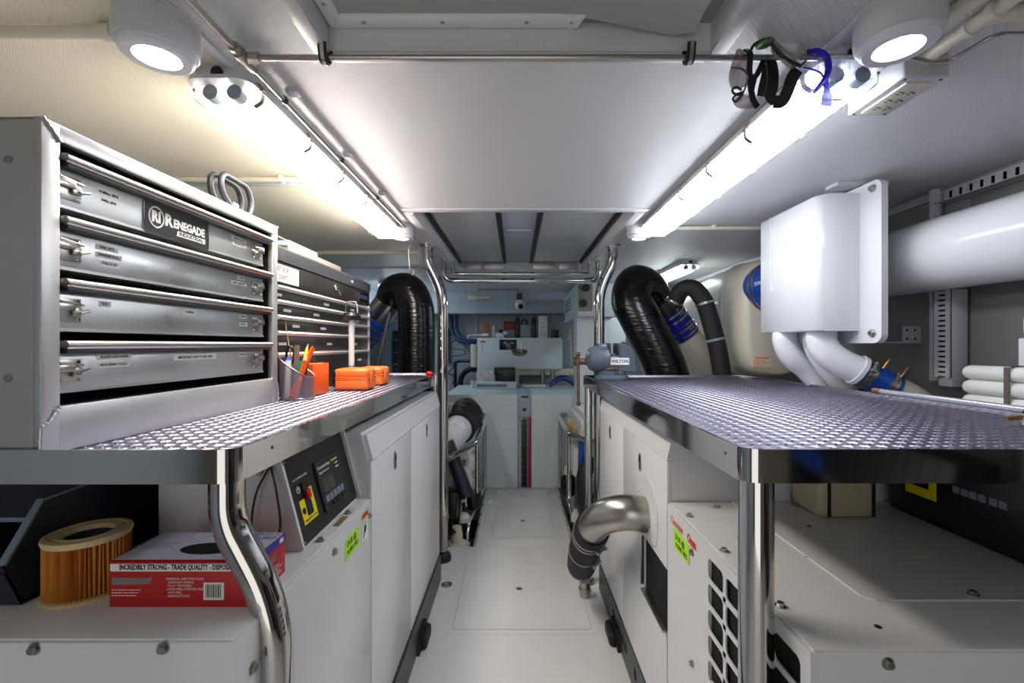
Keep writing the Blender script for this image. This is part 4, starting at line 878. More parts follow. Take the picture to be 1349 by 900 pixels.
stick('marker', 'green marker pen in the mesh cup', 'marker', (PX+0.002, PY-0.015, base), (PX+0.017, PY-0.005, PZ+0.118), 0.009, mat('teal_green_plastic', (15, 145, 115), 0.4), n=16)
stick('marker', 'white marker pen with blue end at the left of the mesh cup', 'marker', (PX-0.022, PY-0.02, base), (PX-0.020, PY-0.015, PZ+0.120), 0.009, PAPER, 0.5, mat('bright_blue_plastic', (40, 90, 230), 0.4), n=16, tl=0.01)
stick('wooden_ruler', 'worn brown wooden stick standing in the mesh cup', 'stick', (PX-0.008, PY+0.005, base), (PX-0.006, PY+0.012, PZ+0.168), 0.008, mat('worn_wood', (130, 105, 85), 0.6), n=4)
stick('wire_rod', 'long thin rod leaning left out of the mesh cup against the dark chest', 'rod', (PX-0.005, PY+0.01, base), (PX-0.062, PY+0.045, PZ+0.250), 0.002, BRASS, n=8)
t = thing('scissors', 'black-handled scissors standing in the mesh cup behind the pens', 'scissors', (PX-0.028, PY+0.015, base))
b = MB(); b.box((PX-0.034, PY+0.014, base), (PX-0.024, PY+0.016, PZ+0.10)); b.build('blade', STEEL, t)
b = MB(); b.tube([(PX-0.030+0.012*math.cos(a*PI/10), PY+0.016, PZ+0.135+0.028*math.sin(a*PI/10)) for a in range(20)], 0.004, 8, closed=True); b.build('handle', BLACK, t)
# orange block and cases
t = thing('note_block', 'plain bright orange cardboard box between the mesh cup and the orange cases', 'box', (-0.70, 1.57, ZS+0.002))
b = MB(); b.box((-0.735, 1.50, ZS+0.0022), (-0.668, 1.625, ZS+0.107), 0.002); b.build('box', ORANGE, t)
def hardcase(x0, x1, y0, y1, h, label, rz=0):
    t = thing('hard_case', label, 'case', ((x0+x1)/2, (y0+y1)/2, ZS+0.002)); z = ZS+0.0022
    b = MB(); b.box((x0, y0, z), (x1, y1, z+h*0.52), 0.010, 3); b.box((x0+0.004, y0-0.001, z+h*0.47), (x1+0.001, y1, z+h*0.54), 0.003); b.build('base', ORANGE2, t)
    b = MB(); b.box((x0, y0, z+h*0.55), (x1, y1, z+h), 0.012, 3); b.box((x0+0.004, y0-0.001, z+h*0.55), (x1+0.001, y1, z+h*0.61), 0.003); b.box((x0+0.02, y0+0.02, z+h-0.001), (x1-0.02, y1-0.02, z+h+0.002), 0.001); b.build('lid', ORANGE2, t)
    b = MB(); b.box((x1-0.004, y0+0.03, z+h*0.25), (x1+0.006, y0+0.06, z+h*0.8), 0.003); b.build('latch', ORANGE2, t)
    b = MB(); b.box((x0-0.004, y0+0.0, z+h*0.15), (x0+0.008, y0+0.03, z+h*0.9), 0.003); b.build('hinge', BLACK, t)
hardcase(-0.678, -0.552, 1.69, 1.80, 0.079, 'orange hard plastic case, the nearer of two beside the orange box')
hardcase(-0.665, -0.560, 1.90, 2.02, 0.074, 'orange hard plastic case, the farther of two on the left bench')
t = thing('work_lantern', 'clear tube work lantern with black caps and wire hook in front of the dark chest', 'lantern', (-0.665, 1.80, ZS+0.002))
M = Matrix.Translation((-0.665, 1.84, ZS+0.002))
b = MB(); b.lathe([(0, 0), (0.034, 0), (0.034, 0.075), (0.026, 0.085), (0, 0.085)], M, 28); b.build('base', BLACK, t)
b = MB(); b.lathe([(0.0225, 0.085), (0.0225, 0.270), (0, 0.270)], M, 28); b.build('clear_tube', CLEARTHIN, t)
b = MB(); b.lathe([(0, 0.085), (0.011, 0.085), (0.011, 0.27), (0, 0.27)], M, 16); b.build('core', PAPER, t)
b = MB(); b.lathe([(0, 0.268), (0.034, 0.268), (0.036, 0.285), (0.028, 0.298), (0, 0.298)], M, 28); b.build('cap', BLACK, t)
b = MB(); b.tube(fillet([(-0.690, 1.84, ZS+0.29), (-0.686, 1.84, ZS+0.345), (-0.645, 1.84, ZS+0.345), (-0.640, 1.84, ZS+0.29)], 0.012), 0.0025, 8); b.build('hook', STEEL, t)
t = thing('key_float', 'small red shiny key float lying at the far end of the left bench', 'key float', (-0.463, 2.42, ZS+0.003))
b = MB(); b.ball((-0.463, 2.42, ZS+0.018), (0.018, 0.014, 0.014)); b.build('body', REDP, t); b = MB(); b.ball((-0.438, 2.43, ZS+0.013), (0.010, 0.008, 0.009)); b.build('end', NAVY, t)

# ================================================================== GRAB POSTS
def grab_post(label, xt, xb, Y, zt, zk0, zk1, r=0.030, zfoot=0.0, cut=None):
    t = thing('grab_post', label, 'post', (xb, Y, 0))
    b = MB(); b.tube(fillet([(xt, Y, HC-0.002), (xt, Y, zk0), (xb, Y, zk1), (xb, Y, 0.26)], 0.10, 8), r, 28); b.build('pole', CHROME, t)
    b = MB(); b.tube([(xb, Y, 0.26), (xb, Y, 0.24)], r+0.004, 24); b.tube([(xb, Y, 0.24), (xb, Y, 0.055)], r-0.002, 24); b.build('lower_sleeve', STEEL, t)
    b = MB(); b.tube([(xb, Y, 0.07), (xb, Y, 0.03)], 0.014, 16); b.build('stud', STEEL, t)
    b = MB(); b.lathe([(0, 0.05), (0.028, 0.048), (0.042, 0.036), (0.048, 0.012), (0.046, 0), (0, 0)], Matrix.Translation((xb, Y, 0)), 32); b.build('foot_pad', RUBBER, t)
    b = MB(); b.tube([(xt, Y, HC-0.016), (xt, Y, HC)], r+0.014, 24); b.build('flange', STEEL, t)
    return t
grab_post('polished cranked grab post at the far end of the left bench', -0.503, -0.418, 2.60, HC, 1.70, 1.53)
grab_post('polished cranked grab post at the far end of the right bench behind the grey vice', 0.552, 0.474, 2.60, HC, 1.70, 1.54)
t = thing('ceiling_grab_rail', 'polished U-shaped double grab rail hanging across under the far ceiling hatch', 'rail', (0.03, 3.03, 1.65))
b = MB(); b.tube(fillet([(-0.482, 3.03, HC), (-0.482, 3.03, 1.655), (0.545, 3.03, 1.655), (0.545, 3.03, HC)], 0.09, 8), 0.0165, 18); b.build('rail', CHROME, t)
b = MB(); b.tube([(-0.43, 3.10, 1.71), (0.50, 3.10, 1.71)], 0.012, 14); b.tube([(-0.43, 3.10, 1.71), (-0.43, 3.10, HC)], 0.012, 14); b.tube([(0.50, 3.10, 1.71), (0.50, 3.10, HC)], 0.012, 14); b.build('second_rail', CHROME, t)
t = thing('wire_hook', 'bent wire hooks hanging from the ceiling above the left black exhaust hose', 'hook', (-0.6, 2.65, 1.7))
b = MB(); b.tube(spline([(-0.53, 2.55, HC), (-0.60, 2.56, 1.775), (-0.60, 2.57, 1.66), (-0.59, 2.58, 1.625), (-0.58, 2.58, 1.65)]), 0.003, 8); b.tube(spline([(-0.54, 2.55, HC), (-0.555, 2.55, 1.76), (-0.55, 2.57, 1.67), (-0.535, 2.58, 1.635), (-0.55, 2.58, 1.625)]), 0.003, 8); b.build('wire', STEEL, t)
# ================================================================== VICE on the far corner of the right bench
VG = mat('slate_blue_enamel', (84, 96, 108), 0.28)
vx, vy, vz = 0.475, 2.27, ZS+0.002
t = thing('bench_vice', 'grey-blue swivel bench vice with rusty screw handle on the far corner of the right bench', 'vice', (vx, vy, vz))
M = Matrix.Translation((vx, vy, vz))
b = MB(); b.lathe([(0, 0), (0.085, 0), (0.085, 0.012), (0.078, 0.018), (0.070, 0.020), (0.070, 0.034), (0.06, 0.042), (0, 0.042)], M, 40); b.build('swivel_base', VG, t)
b = MB(); b.box((vx-0.04, vy-0.05, vz+0.038), (vx+0.105, vy+0.05, vz+0.115), 0.010, 3); b.box((vx+0.0, vy-0.035, vz+0.11), (vx+0.09, vy+0.035, vz+0.122), 0.004); bd = b.build('body', VG, t)
b = MB(); pts = [(-0.012, 0.04), (-0.012, 0.175), (-0.03, 0.178), (-0.06, 0.165), (-0.085, 0.13), (-0.09, 0.04)]
b.prism([(vx+0.015+(-x-0.0), vz+z) for x, z in pts], F((0, vy+0.052, 0), (1, 0, 0), ZUP), 0.104); b.build('fixed_jaw', VG, t)
b = MB(); prof = [(0.0, -0.105), (0.030, -0.103), (0.055, -0.088), (0.066, -0.055), (0.068, 0.0), (0.0, 0.0)]
Mj = F((vx-0.022, vy, vz+0.098), (0, 1, 0), ZUP)
b.lathe(prof, Mj, 36); b.box((vx-0.075, vy-0.05, vz+0.10), (vx-0.022, vy+0.05, vz+0.175), 0.016, 3); b.build('moving_jaw', VG, t)
b = MB(); b.box((vx-0.024, vy-0.055, vz+0.125), (vx-0.012, vy+0.055, vz+0.177), 0.001); b.box((vx+0.018, vy-0.055, vz+0.125), (vx+0.028, vy+0.055, vz+0.177), 0.001); b.build('jaw_face', DARK, t)
b = MB(); b.tube([(vx-0.02, vy, vz+0.085), (vx+0.06, vy, vz+0.085)], 0.03, 20); b.build('slide', DARK, t)
b = MB(); b.tube([(vx-0.12, vy, vz+0.085), (vx-0.17, vy, vz+0.085)], 0.016, 16); b.tube([(vx-0.158, vy, vz+0.085), (vx-0.185, vy, vz+0.085)], 0.022, 16); b.build('screw', RUST, t)
b = MB(); b.tube([(vx-0.170, vy-0.024, vz+0.12), (vx-0.168, vy-0.024, vz-0.12)], 0.0075, 12); b.ball((vx-0.170, vy-0.024, vz+0.122), 0.012); b.ball((vx-0.168, vy-0.024, vz-0.122), 0.012); b.build('handle', RUST, t)
LMx = F((vx+0.030, vy-0.0528, vz+0.088), (1, 0, 0), ZUP)
b = MB(); b.prism(rr(-0.045, -0.017, 0.045, 0.017, 0.002), LMx, 0.001); l = b.build('name_plate', PAPER, bd); text('WILTON', 0.021, off(LMx, 0, 0, 0.0012), mat('blue_ink', (40, 60, 100), 0.5), l, bold=0.03)
b = MB(); b.tube([(vx-0.04, vy-0.068, vz+0.050), (vx+0.015, vy-0.074, vz+0.056)], 0.005, 10); b.tube([(vx+0.01, vy-0.070, vz+0.03), (vx+0.01, vy-0.070, vz+0.066)], 0.008, 12); b.build('lock_lever', RUST, t)
t = thing('shackle_post', 'small upright shackle and threaded rod behind the grey vice', 'shackle', (0.57, 2.50, 0.9))
b = MB(); b.tube([(0.585, 2.50, 0.985), (0.585, 2.50, 1.20)], 0.008, 12); b.build('rod', STEEL, t)
b = MB(); b.tube([(0.585+0.014*math.cos(a*PI/10), 2.50, 1.225+0.020*math.sin(a*PI/10)) for a in range(20)], 0.005, 8, closed=True); b.tube([(0.572, 2.50, 1.20), (0.598, 2.50, 1.20)], 0.009, 10); b.build('shackle', STEEL, t)

# ================================================================== EXHAUST HOSES
t = thing('exhaust_hose', 'glossy black tape-wrapped exhaust hose standing upright behind the left bench', 'hose', (-0.61, 2.80, 0.3))
p = spline([(-0.615, 2.80, 0.0), (-0.612, 2.80, 0.5), (-0.612, 2.80, 1.0), (-0.612, 2.80, 1.36), (-0.625, 2.81, 1.47), (-0.675, 2.83, 1.560), (-0.755, 2.86, 1.565), (-0.80, 2.88, 1.50)], 8)
rad = [0.111]*len(p)
for i in range(len(p)-18, len(p)): rad[i] = 0.111-0.02*(i-(len(p)-18))/18
b = MB(); b.tube(p, rad, 36); b.build('wrapped_hose', TAPE, t)
b = MB(); d = Vector((-0.075, 0.03, -0.085)).normalized(); q = Vector((-0.79, 2.875, 1.515)); b.tube([q, q+d*0.16], 0.086, 32); b.build('steel_pipe', STEEL, t)
b = MB(); b.tube([q+d*0.15, q+d*0.36], 0.094, 32); b.build('blue_coupling', BLUE, t)
for k_ in (0.165, 0.20, 0.255, 0.29): clampring(t, q+d*k_, d, 0.0975, m=STEEL if k_ > 0.18 else BLUE, bolt_dir=(0, -1, 0.3))
t = thing('exhaust_hose', 'glossy black tape-wrapped exhaust hose leaning and arching behind the right bench', 'hose', (0.93, 2.70, 0.3))
p = spline([(1.02, 2.62, 0.55), (0.94, 2.65, 0.85), (0.86, 2.68, 1.13), (0.735, 2.72, 1.40), (0.70, 2.76, 1.50), (0.735, 2.80, 1.595), (0.82, 2.83, 1.585), (0.90, 2.85, 1.50)], 8)
rad = [0.122]*len(p)
for i in range(len(p)-16, len(p)): rad[i] = 0.122-0.035*(i-(len(p)-16))/16
b = MB(); b.tube(p, rad, 36); b.build('wrapped_hose', TAPE, t)
d = Vector((0.09, 0.02, -0.115)).normalized(); q = Vector((0.885, 2.845, 1.52))
b = MB(); b.tube([q, q+d*0.12], 0.088, 32); b.build('steel_pipe', mat('dark_cast_steel', (70, 68, 66), 0.4, 0.7), t)
b = MB(); b.tube([q+d*0.11, q+d*0.30], 0.096, 32); b.build('blue_coupling', mat('deep_blue_silicone', (18, 34, 150), 0.3), t)
for k_ in (0.13, 0.17, 0.24, 0.28): clampring(t, q+d*k_, d, 0.0995, bolt_dir=(0.2, -1, 0.3))
b = MB(); b.tube([q+d*0.28, q+d*0.62], [0.088, 0.10], 32); b.build('resin_pipe', CREAM, t)
t = thing('riser_hose', 'black hose with steel clamps curving down in front of the cream silencer', 'hose', (1.05, 2.5, 0.7))
p = spline([(0.90, 2.60, 1.46), (0.93, 2.56, 1.535), (0.985, 2.53, 1.54), (1.03, 2.50, 1.47), (1.05, 2.49, 1.40), (1.09, 2.47, 1.22), (1.12, 2.46, 1.00), (1.13, 2.46, 0.8)], 8)
b = MB(); b.tube(p, 0.047, 24); b.build('hose', SLEEVE, t)
clampring(t, (1.035, 2.497, 1.455), (0.25, -0.1, -1), 0.051, bolt_dir=(1, -0.5, 0)); clampring(t, (0.905, 2.595, 1.475), (0.4, -0.4, 1), 0.050, bolt_dir=(-1, -0.5, 0))
b = MB(); b.tube([(1.082, 2.475, 1.262), (1.0845, 2.474, 1.250)], 0.0495, 24); b.build('cable_tie', GREYP, t)
# cream silencer
t = thing('exhaust_silencer', 'large rounded cream fibreglass exhaust silencer with a grey band, behind the right bench', 'silencer', (1.19, 2.5, 0.9))
def sq_ring(b, cx, cz, hw, hh, y, n=40, e=3.2):
    r = []
    for j in range(n):
        a = 2*PI*j/n; x, z = math.cos(a), math.sin(a); k = 1/((abs(x)**e+abs(z)**e)**(1/e)); r.append(b.bm.verts.new((cx+hw*x*k, y, cz+hh*z*k)))
    return r
def sq_loft(b, secs, e=3.2):
    R = [sq_ring(b, *s_, e=e) for s_ in secs]
    for a_, c_ in zip(R, R[1:]):
        n = len(a_)
        for j in range(n): b.bm.faces.new((a_[j], a_[(j+1) % n], c_[(j+1) % n], c_[j]))
    b.bm.faces.new(R[0]); b.bm.faces.new(R[-1][::-1])
b = MB(); cx, cz = 1.365, 1.375
sq_loft(b, [(cx+0.01, cz, 0.135, 0.275, 2.395), (cx+0.006, cz, 0.155, 0.30, 2.405), (cx, cz, 0.173, 0.314, 2.45), (cx, cz, 0.177, 0.318, 2.52), (cx, cz, 0.177, 0.318, 2.65), (cx, cz, 0.177, 0.314, 2.93), (cx, cz-0.006, 0.175, 0.287, 3.22), (cx, cz-0.034, 0.165, 0.23, 3.42), (cx, cz-0.057, 0.12, 0.15, 3.52), (cx, cz-0.057, 0.05, 0.057, 3.55)])
sil = b.build('shell', CREAM, t, angle=50)
b = MB(); R0 = []
for (hw, hh, y) in ((0.1755, 0.3180, 2.630), (0.183, 0.327, 2.632), (0.183, 0.327, 2.667), (0.1755, 0.318, 2.670)): R0.append(sq_ring(b, cx, cz, hw, hh, y))
for a_, c_ in zip(R0, R0[1:]):
    for j in range(40): b.bm.faces.new((a_[j], a_[(j+1) % 40], c_[(j+1) % 40], c_[j]))
b.build('band', mat('silver_grey_band', (176, 178, 186), 0.4), t)
MM = F((1.285, 2.394, 1.125), (1, 0, 0), ZUP)
b = MB(); b.prism([(-0.045, -0.014), (0.06, -0.014), (0.06, 0.045), (-0.045, 0.045)], off(MM, 0, 0, -0.003), 0.0035); l = b.build('label', mat('cream_label', (222, 206, 176), 0.5), t)
text('CAUTION', 0.017, off(MM, 0.008, 0.034, 0.001), REDINK, l, bold=0.02); lines(off(MM, 0, 0, 0.0008), -0.038, 0.055, 0.02, 4, 0.009, 0.0025, REDINK, l, seed=2)
b = MB(); b.tube([(1.345, 2.10, 1.53), (1.345, 2.45, 1.53)], 0.136, 40); b.build('blue_coupling', BLUE, t)
for y in (2.345, 2.38): clampring(t, (1.345, y, 1.53), (0, 1, 0), 0.1395, bolt_dir=(-0.3, 0, -1))
CMx = Matrix.Translation((1.18, 1.98, 1.49)) @ Matrix.Rotation(math.radians(12), 4, 'Y')
text('TECHNOLOGY', 0.024, F((1.345-0.1363, 2.25, 1.535), (0, -1, 0), ZUP), PAPER, sil, bold=0.02, sx=0.8)

# ================================================================== WHITE VENT BOX on its flange plate
t = thing('vent_box', 'big glossy white moulded box bolted to a hanging flange plate above the right bench', 'vent box', (1.14, 1.8, 1.28))
b = MB(); x0, x1, y0, y1, z0, z1 = 1.065, 1.205, 1.60, 2.005, 1.278, 1.762
# body tapered: aisle face smaller than root
prof = [(x1, y0-0.005), (x0+0.02, y0+0.0), (x0, y0+0.03), (x0, y1-0.03), (x0+0.02, y1), (x1, y1+0.005)]
vv = []
for z, k_ in ((z0, 0.0), (z0+0.004, 0.004), (z1-0.012, 0.004), (z1-0.003, 0.0), (z1, -0.010)):
    vv.append([b.bm.verts.new((x-(k_ if x < x1 else 0), y, z)) for x, y in prof])
for a_, c_ in zip(vv, vv[1:]):
    for j in range(6): b.bm.faces.new((a_[j], a_[(j+1) % 6], c_[(j+1) % 6], c_[j]))
b.bm.faces.new(vv[0]); b.bm.faces.new(vv[-1][::-1])
es = [e for e in b.bm.edges if not e.is_boundary and e.calc_face_angle(0) > 0.3]
bmesh.ops.bevel(b.bm, geom=es, offset=0.008, segments=3, profile=0.5, affect='EDGES')
b.build('box', FRP, t, angle=60)
b = MB(); b.ribbon([(x0-0.0045, y0+0.29, z1-0.02), (x0-0.0045, y0+0.29, z0+0.17)], 0.012, 0.006, (0, 1, 0)); b.build('ridge', FRP, t)
b = MB(); b.prism(rr(1.50, 1.235, 2.08, 1.783, 0.03), Matrix(((0, 0, 1, 0), (1, 0, 0, 0), (0, 1, 0, 0), (0, 0, 0, 1))), 0.022, 1.203); b.build('flange_plate', FRP, t)
for y, z in ((1.535, 1.757), (1.535, 1.268), (2.05, 1.757), (2.05, 1.268)): b = MB(); b.tube([(1.203, y, z), (1.198, y, z)], 0.013, 18); b.tube([(1.198, y, z), (1.191, y, z)], 0.009, 6); b.build('bolt', STEEL, t)
b = MB(); b.box((1.12, 1.585, 1.787), (1.30, 1.65, 1.7995), 0.001); b.box((1.226, 1.60, 1.74), (1.24, 1.64, 1.79), 0.001); b.build('ceiling_bracket', TRIM, t)
# pipes below
t = thing('drain_pipe', 'white pipe elbow below the vent box ending in a blue hose with clamps', 'pipe', (1.18, 1.64, 1.06))
b = MB(); b.tube(spline([(1.125, 1.68, 1.277), (1.125, 1.675, 1.235), (1.14, 1.66, 1.195), (1.18, 1.64, 1.160), (1.225, 1.62, 1.135)], 6), 0.050, 28); b.build('elbow', FRP, t)
d = Vector((0.085, -0.02, -0.050)).normalized(); q = Vector((1.215, 1.625, 1.140))
b = MB(); b.tube([q-d*0.004, q+d*0.010], 0.056, 28); b.build('collar', FRP, t)
b = MB(); b.tube([q+d*0.008, q+d*0.13], 0.0505, 28); b.build('blue_hose', BLUE, t)
clampring(t, q+d*0.03, d, 0.053, w=0.028, bolt_dir=(-0.1, -1, 0.5)); clampring(t, q+d*0.105, d, 0.053, w=0.026, bolt_dir=(-0.1, -1, 0.5))
b = MB(); b.tube(spline([q+d*0.12, q+d*0.19, q+d*0.25+Vector((0, 0, -0.02)), q+d*0.30+Vector((0, 0, -0.06))], 5), 0.046, 24); b.build('tail_pipe', CREAM, t)
for k_ in (0.04, 0.10): b = MB(); e = q+d*k_+Vector((0.0, -0.055, 0.015)); b.tube([e+Vector((0.01, 0, 0.012)), e+Vector((0.03, -0.005, 0.045))], 0.004, 8); b.build('wing_bolt', BRASS, t)
b = MB(); b.tube(spline([(1.105, 1.87, 1.277), (1.105, 1.865, 1.235), (1.13, 1.86, 1.18), (1.19, 1.86, 1.13), (1.245, 1.85, 1.06), (1.26, 1.85, 1.0)], 6), 0.048, 28); single('drain_pipe', b, FRP, 'white pipe curving down from the far underside of the vent box', 'pipe')
b = MB(); b.tube(spline([(1.16, 1.77, 1.277), (1.165, 1.768, 1.22), (1.20, 1.76, 1.15), (1.255, 1.755, 1.08), (1.28, 1.75, 1.0)], 6), 0.042, 28); single('drain_pipe', b, FRP, 'white pipe between the other two under the vent box', 'pipe')
# big horizontal pipe
t = thing('exhaust_pipe', 'huge smooth white pipe running horizontally along the right wall from the vent box plate', 'pipe', (1.42, 1.4, 1.41))
b = MB(); b.tube([(1.424, 0.2, 1.534), (1.424, 1.9, 1.534), (1.424, 2.02, 1.534)], [0.1215, 0.1215, 0.1], 56); b.build('pipe', FRP, t, angle=60)
for y in (0.5, 1.75):
    b = MB(); b.tube([(1.424, y, 1.6), (1.424, y, HC)], 0.006, 8); b.build('hanger', STEEL, t)
# cable trays on the right wall
def slotted(name, label, box, slots, cat='cable tray'):
    t = thing(name, label, cat, ((box[0][0]+box[1][0])/2, (box[0][1]+box[1][1])/2, box[0][2]))
    b = MB(); b.box(box[0], box[1], 0.001); b.build('channel', TRIM, t)
    b = MB()
    for s_ in slots: b.box(s_[0], s_[1])
    b.build('slots', VOID, t); return t
t = thing('cable_tray', 'slotted white cable tray running level under the ceiling above the huge white pipe', 'cable tray', (1.55, 1.0, 1.737))
b = MB(); b.box((1.545, 0.3, 1.778), (1.5465, 1.68, 1.786)); b.box((1.545, 0.3, 1.737), (1.5465, 1.68, 1.746)); b.box((1.545, 1.66, 1.746), (1.5465, 1.68, 1.778))
for i in range(37): b.box((1.545, 1.650-i*0.036-0.024, 1.746), (1.5465, 1.650-i*0.036, 1.778))
b.build('channel', TRIM, t)
b = MB(); b.box((1.556, 0.3, 1.74), (1.5585, 1.675, 1.784)); b.build('dark_backing', VOID, t)
b = MB(); b.box((1.545, 0.3, 1.734), (1.559, 1.68, 1.737)); b.box((1.50, 0.3, 1.735), (1.545, 1.68, 1.738)); single('tray_lip', b, TRIM, 'narrow ledge under the level slotted cable tray', 'ledge')
t = thing('cable_trunking', 'slotted white cable trunking standing upright below the huge white pipe', 'cable tray', (1.51, 1.58, 1.085))
b = MB(); b.box((1.480, 1.558, 1.115), (1.486, 1.571, 1.42)); b.box((1.480, 1.601, 1.115), (1.486, 1.612, 1.42))
for i in range(17): b.box((1.480, 1.571, 1.405-i*0.0178), (1.486, 1.601, 1.416-i*0.0178))
b.build('channel', TRIM, t)
b = MB(); b.box((1.487, 1.560, 1.117), (1.4915, 1.610, 1.42)); b.build('dark_backing', VOID, t)
b = MB(); b.box((1.492, 1.558, 1.085), (1.545, 1.61, 1.42), 0.001); b.build('cover', TRIM, t)
b = MB(); b.box((1.50, 1.640, 1.10), (1.535, 1.655, 1.79), 0.001); b.box((1.515, 1.632, 1.10), (1.521, 1.642, 1.79), 0.001); single('wall_angle', b, TRIM, 'tall thin pale metal angle beside the upright slotted trunking', 'bracket')
t = thing('wall_bracket', 'pale plate with four holes fixed behind the vent box flange', 'bracket', (1.45, 1.84, 1.2))
b = MB(); b.box((1.24, 1.715, 1.235), (1.53, 1.72, 1.240)); b.box((1.46, 1.72, 1.237), (1.53, 1.725, 1.30), 0.001); b.build('plate', TRIM, t)
b = MB()
for x in (1.475, 1.505):
    for z in (1.252, 1.285): b.tube([(x, 1.7195, z), (x, 1.7185, z)], 0.004, 10)
b.build('holes', VOID, t)
b = MB(); b.box((1.552, 0.2, 0.80), (1.5595, 1.556, 1.73)); struct('trim_15', b, WALLD)
# shelf, rolls and box beside the right bench
b = MB(); b.box((1.24, 0.3, 1.018), (1.555, 1.50, 1.030), 0.002); struct('trim_16', b, DARK)
ROLL = mat('white_foam', (226, 226, 226), 0.6)
t = None; rz = [1.0535, 1.0985, 1.1435]
words = ['bottom', 'middle', 'top']
for i, z in enumerate(rz):
    b = MB(); b.tube([(1.425, 0.80, z), (1.425, 1.425, z), (1.425, 1.437, z), (1.425, 1.444, z)], [0.0225, 0.0225, 0.018, 0.008], 24); single('foam_roll', b, ROLL, 'white roll, %s one of the strapped stack beside the right bench' % words[i], 'roll', 'white rolls stacked by the right wall')
for y, wl in ((1.30, 'farther'), (1.175, 'nearer')):
    b = MB(); b.ribbon([(1.3995, y, 1.031), (1.3995, y, 1.165)], 0.014, 0.002, (0, 1, 0)); b.ribbon([(1.3995, y, 1.168), (1.452, y, 1.168)], 0.014, 0.002, (0, 1, 0)); single('strap', b, mat('grey_webbing', (92, 88, 82), 0.7), '%s of the two grey straps round the stacked white rolls' % wl, 'strap')
t = thing('white_case', 'white plastic box with rounded lid on top of the strapped white rolls', 'box', (1.47, 1.2, 1.169))
b = MB(); b.box((1.415, 1.02, 1.1695), (1.54, 1.285, 1.248), 0.004); bx_ = b.build('body', FRP, t)
b = MB(); b.box((1.418, 1.022, 1.250), (1.538, 1.283, 1.318), 0.018, 4); b.build('lid', ROLL, t)
lines(F((1.4148, 1.27, 1.19), (0, -1, 0), ZUP), 0.02, 0.12, 0.025, 2, 0.01, 0.003, GREYINK, bx_)
b = MB(); b.tube(spline([(1.30, 2.2, 1.0), (1.32, 1.85, 1.04), (1.36, 1.66, 1.03), (1.45, 1.54, 1.02), (1.52, 1.53, 1.02)], 8), 0.028, 20); single('hose', b, mat('navy_rubber', (16, 18, 34), 0.4), 'dark navy hose lying behind the right bench edge', 'hose')
t = thing('lever', 'dark thin levers poking up behind the right bench by the clamps', 'lever', (1.36, 1.55, 1.05))
b = MB(); b.tube([(1.36, 1.62, 1.09), (1.44, 1.55, 1.04)], 0.006, 8); b.tube([(1.31, 1.70, 1.12), (1.36, 1.66, 1.115)], 0.002, 8); b.tube([(1.31, 1.70, 1.12), (1.35, 1.66, 1.08)], 0.002, 8); b.build('lever', DARK, t)
t = thing('edge_rod', 'slim silver rod with a brass tip lying along the right edge of the right bench', 'rod', (1.185, 1.1, ZL))
b = MB(); b.tube([(1.178, 1.475, ZL+0.0085), (1.178, 0.72, ZL+0.0085)], 0.0085, 16); b.build('rod', mat('silver_paint', (190, 194, 202), 0.25, 0.6), t)
b = MB(); b.tube([(1.178, 1.47, ZL+0.0085), (1.178, 1.50, ZL+0.0085)], 0.0095, 12); b.build('tip', BRASS, t)
t = thing('valve_fitting', 'small white valve with brass fittings at the right edge of the right bench', 'valve', (1.09, 0.93, ZS+0.002))
b = MB(); b.lathe([(0, 0), (0.016, 0), (0.018, 0.015), (0.012, 0.03), (0, 0.032)], Matrix.Translation((1.085, 0.955, ZS+0.0022)), 20); b.build('body', FRP, t)
b = MB(); b.tube([(1.045, 0.97, ZS+0.014), (1.078, 0.96, ZS+0.020)], 0.005, 8); b.tube([(1.06, 0.95, ZS+0.030), (1.085, 0.965, ZS+0.032)], 0.004, 8); b.build('brass_fitting', BRASS, t)

# ================================================================== SAFETY GLASSES on the ceiling pipe
def shell(b, pts, Y, bulge, th=0.0012, rim=0.0):
    """curved lens sheet from an outline given in x,z; bulges toward -y in the middle"""
    c = Vector((sum(p[0] for p in pts)/len(pts), sum(p[1] for p in pts)/len(pts))); n = len(pts); rings = []
    for k in (1.0, 0.85, 0.6, 0.3):
        rings.append([b.bm.verts.new((c.x+(x-c.x)*k, Y-bulge*(1-k*k), c.y+(z-c.y)*k)) for x, z in pts])
    ctr = b.bm.verts.new((c.x, Y-bulge, c.y)); fs = []
    for a_, c_ in zip(rings, rings[1:]):
        for j in range(n): fs.append(b.bm.faces.new((a_[j], a_[(j+1) % n], c_[(j+1) % n], c_[j])))
    for j in range(n): fs.append(b.bm.faces.new((rings[-1][j], rings[-1][(j+1) % n], ctr)))
    bmesh.ops.solidify(b.bm, geom=fs, thickness=th)
    if rim: b.tube([(x, Y, z) for x, z in pts], rim, 6, closed=True)
def g(px, py, sx=7.494, ox=950, oy=40, Y=0.87):
    """point of the eyewear close-up: pixel of a 7.494x enlargement"""
    p = P(ox+px/sx, oy+py/sx, Y); return (p.x, p.z)
def g3(px, py, Y=0.87): p = g(px, py, Y=Y); return (p[0], Y, p[1])
def smooth2(pts, k=4):
    q = [Vector((x, z, 0)) for x, z in pts]; n = len(q); out = []
    for i in range(n):
        a, b_, c, d = q[i-1], q[i], q[(i+1) % n], q[(i+2) % n]
        for j in range(k):
            t = j/k; v = 0.5*((2*b_)+(c-a)*t+(2*a-5*b_+4*c-d)*t*t+(3*b_-a-3*c+d)*t**3); out.append((v.x, v.y))
    return out
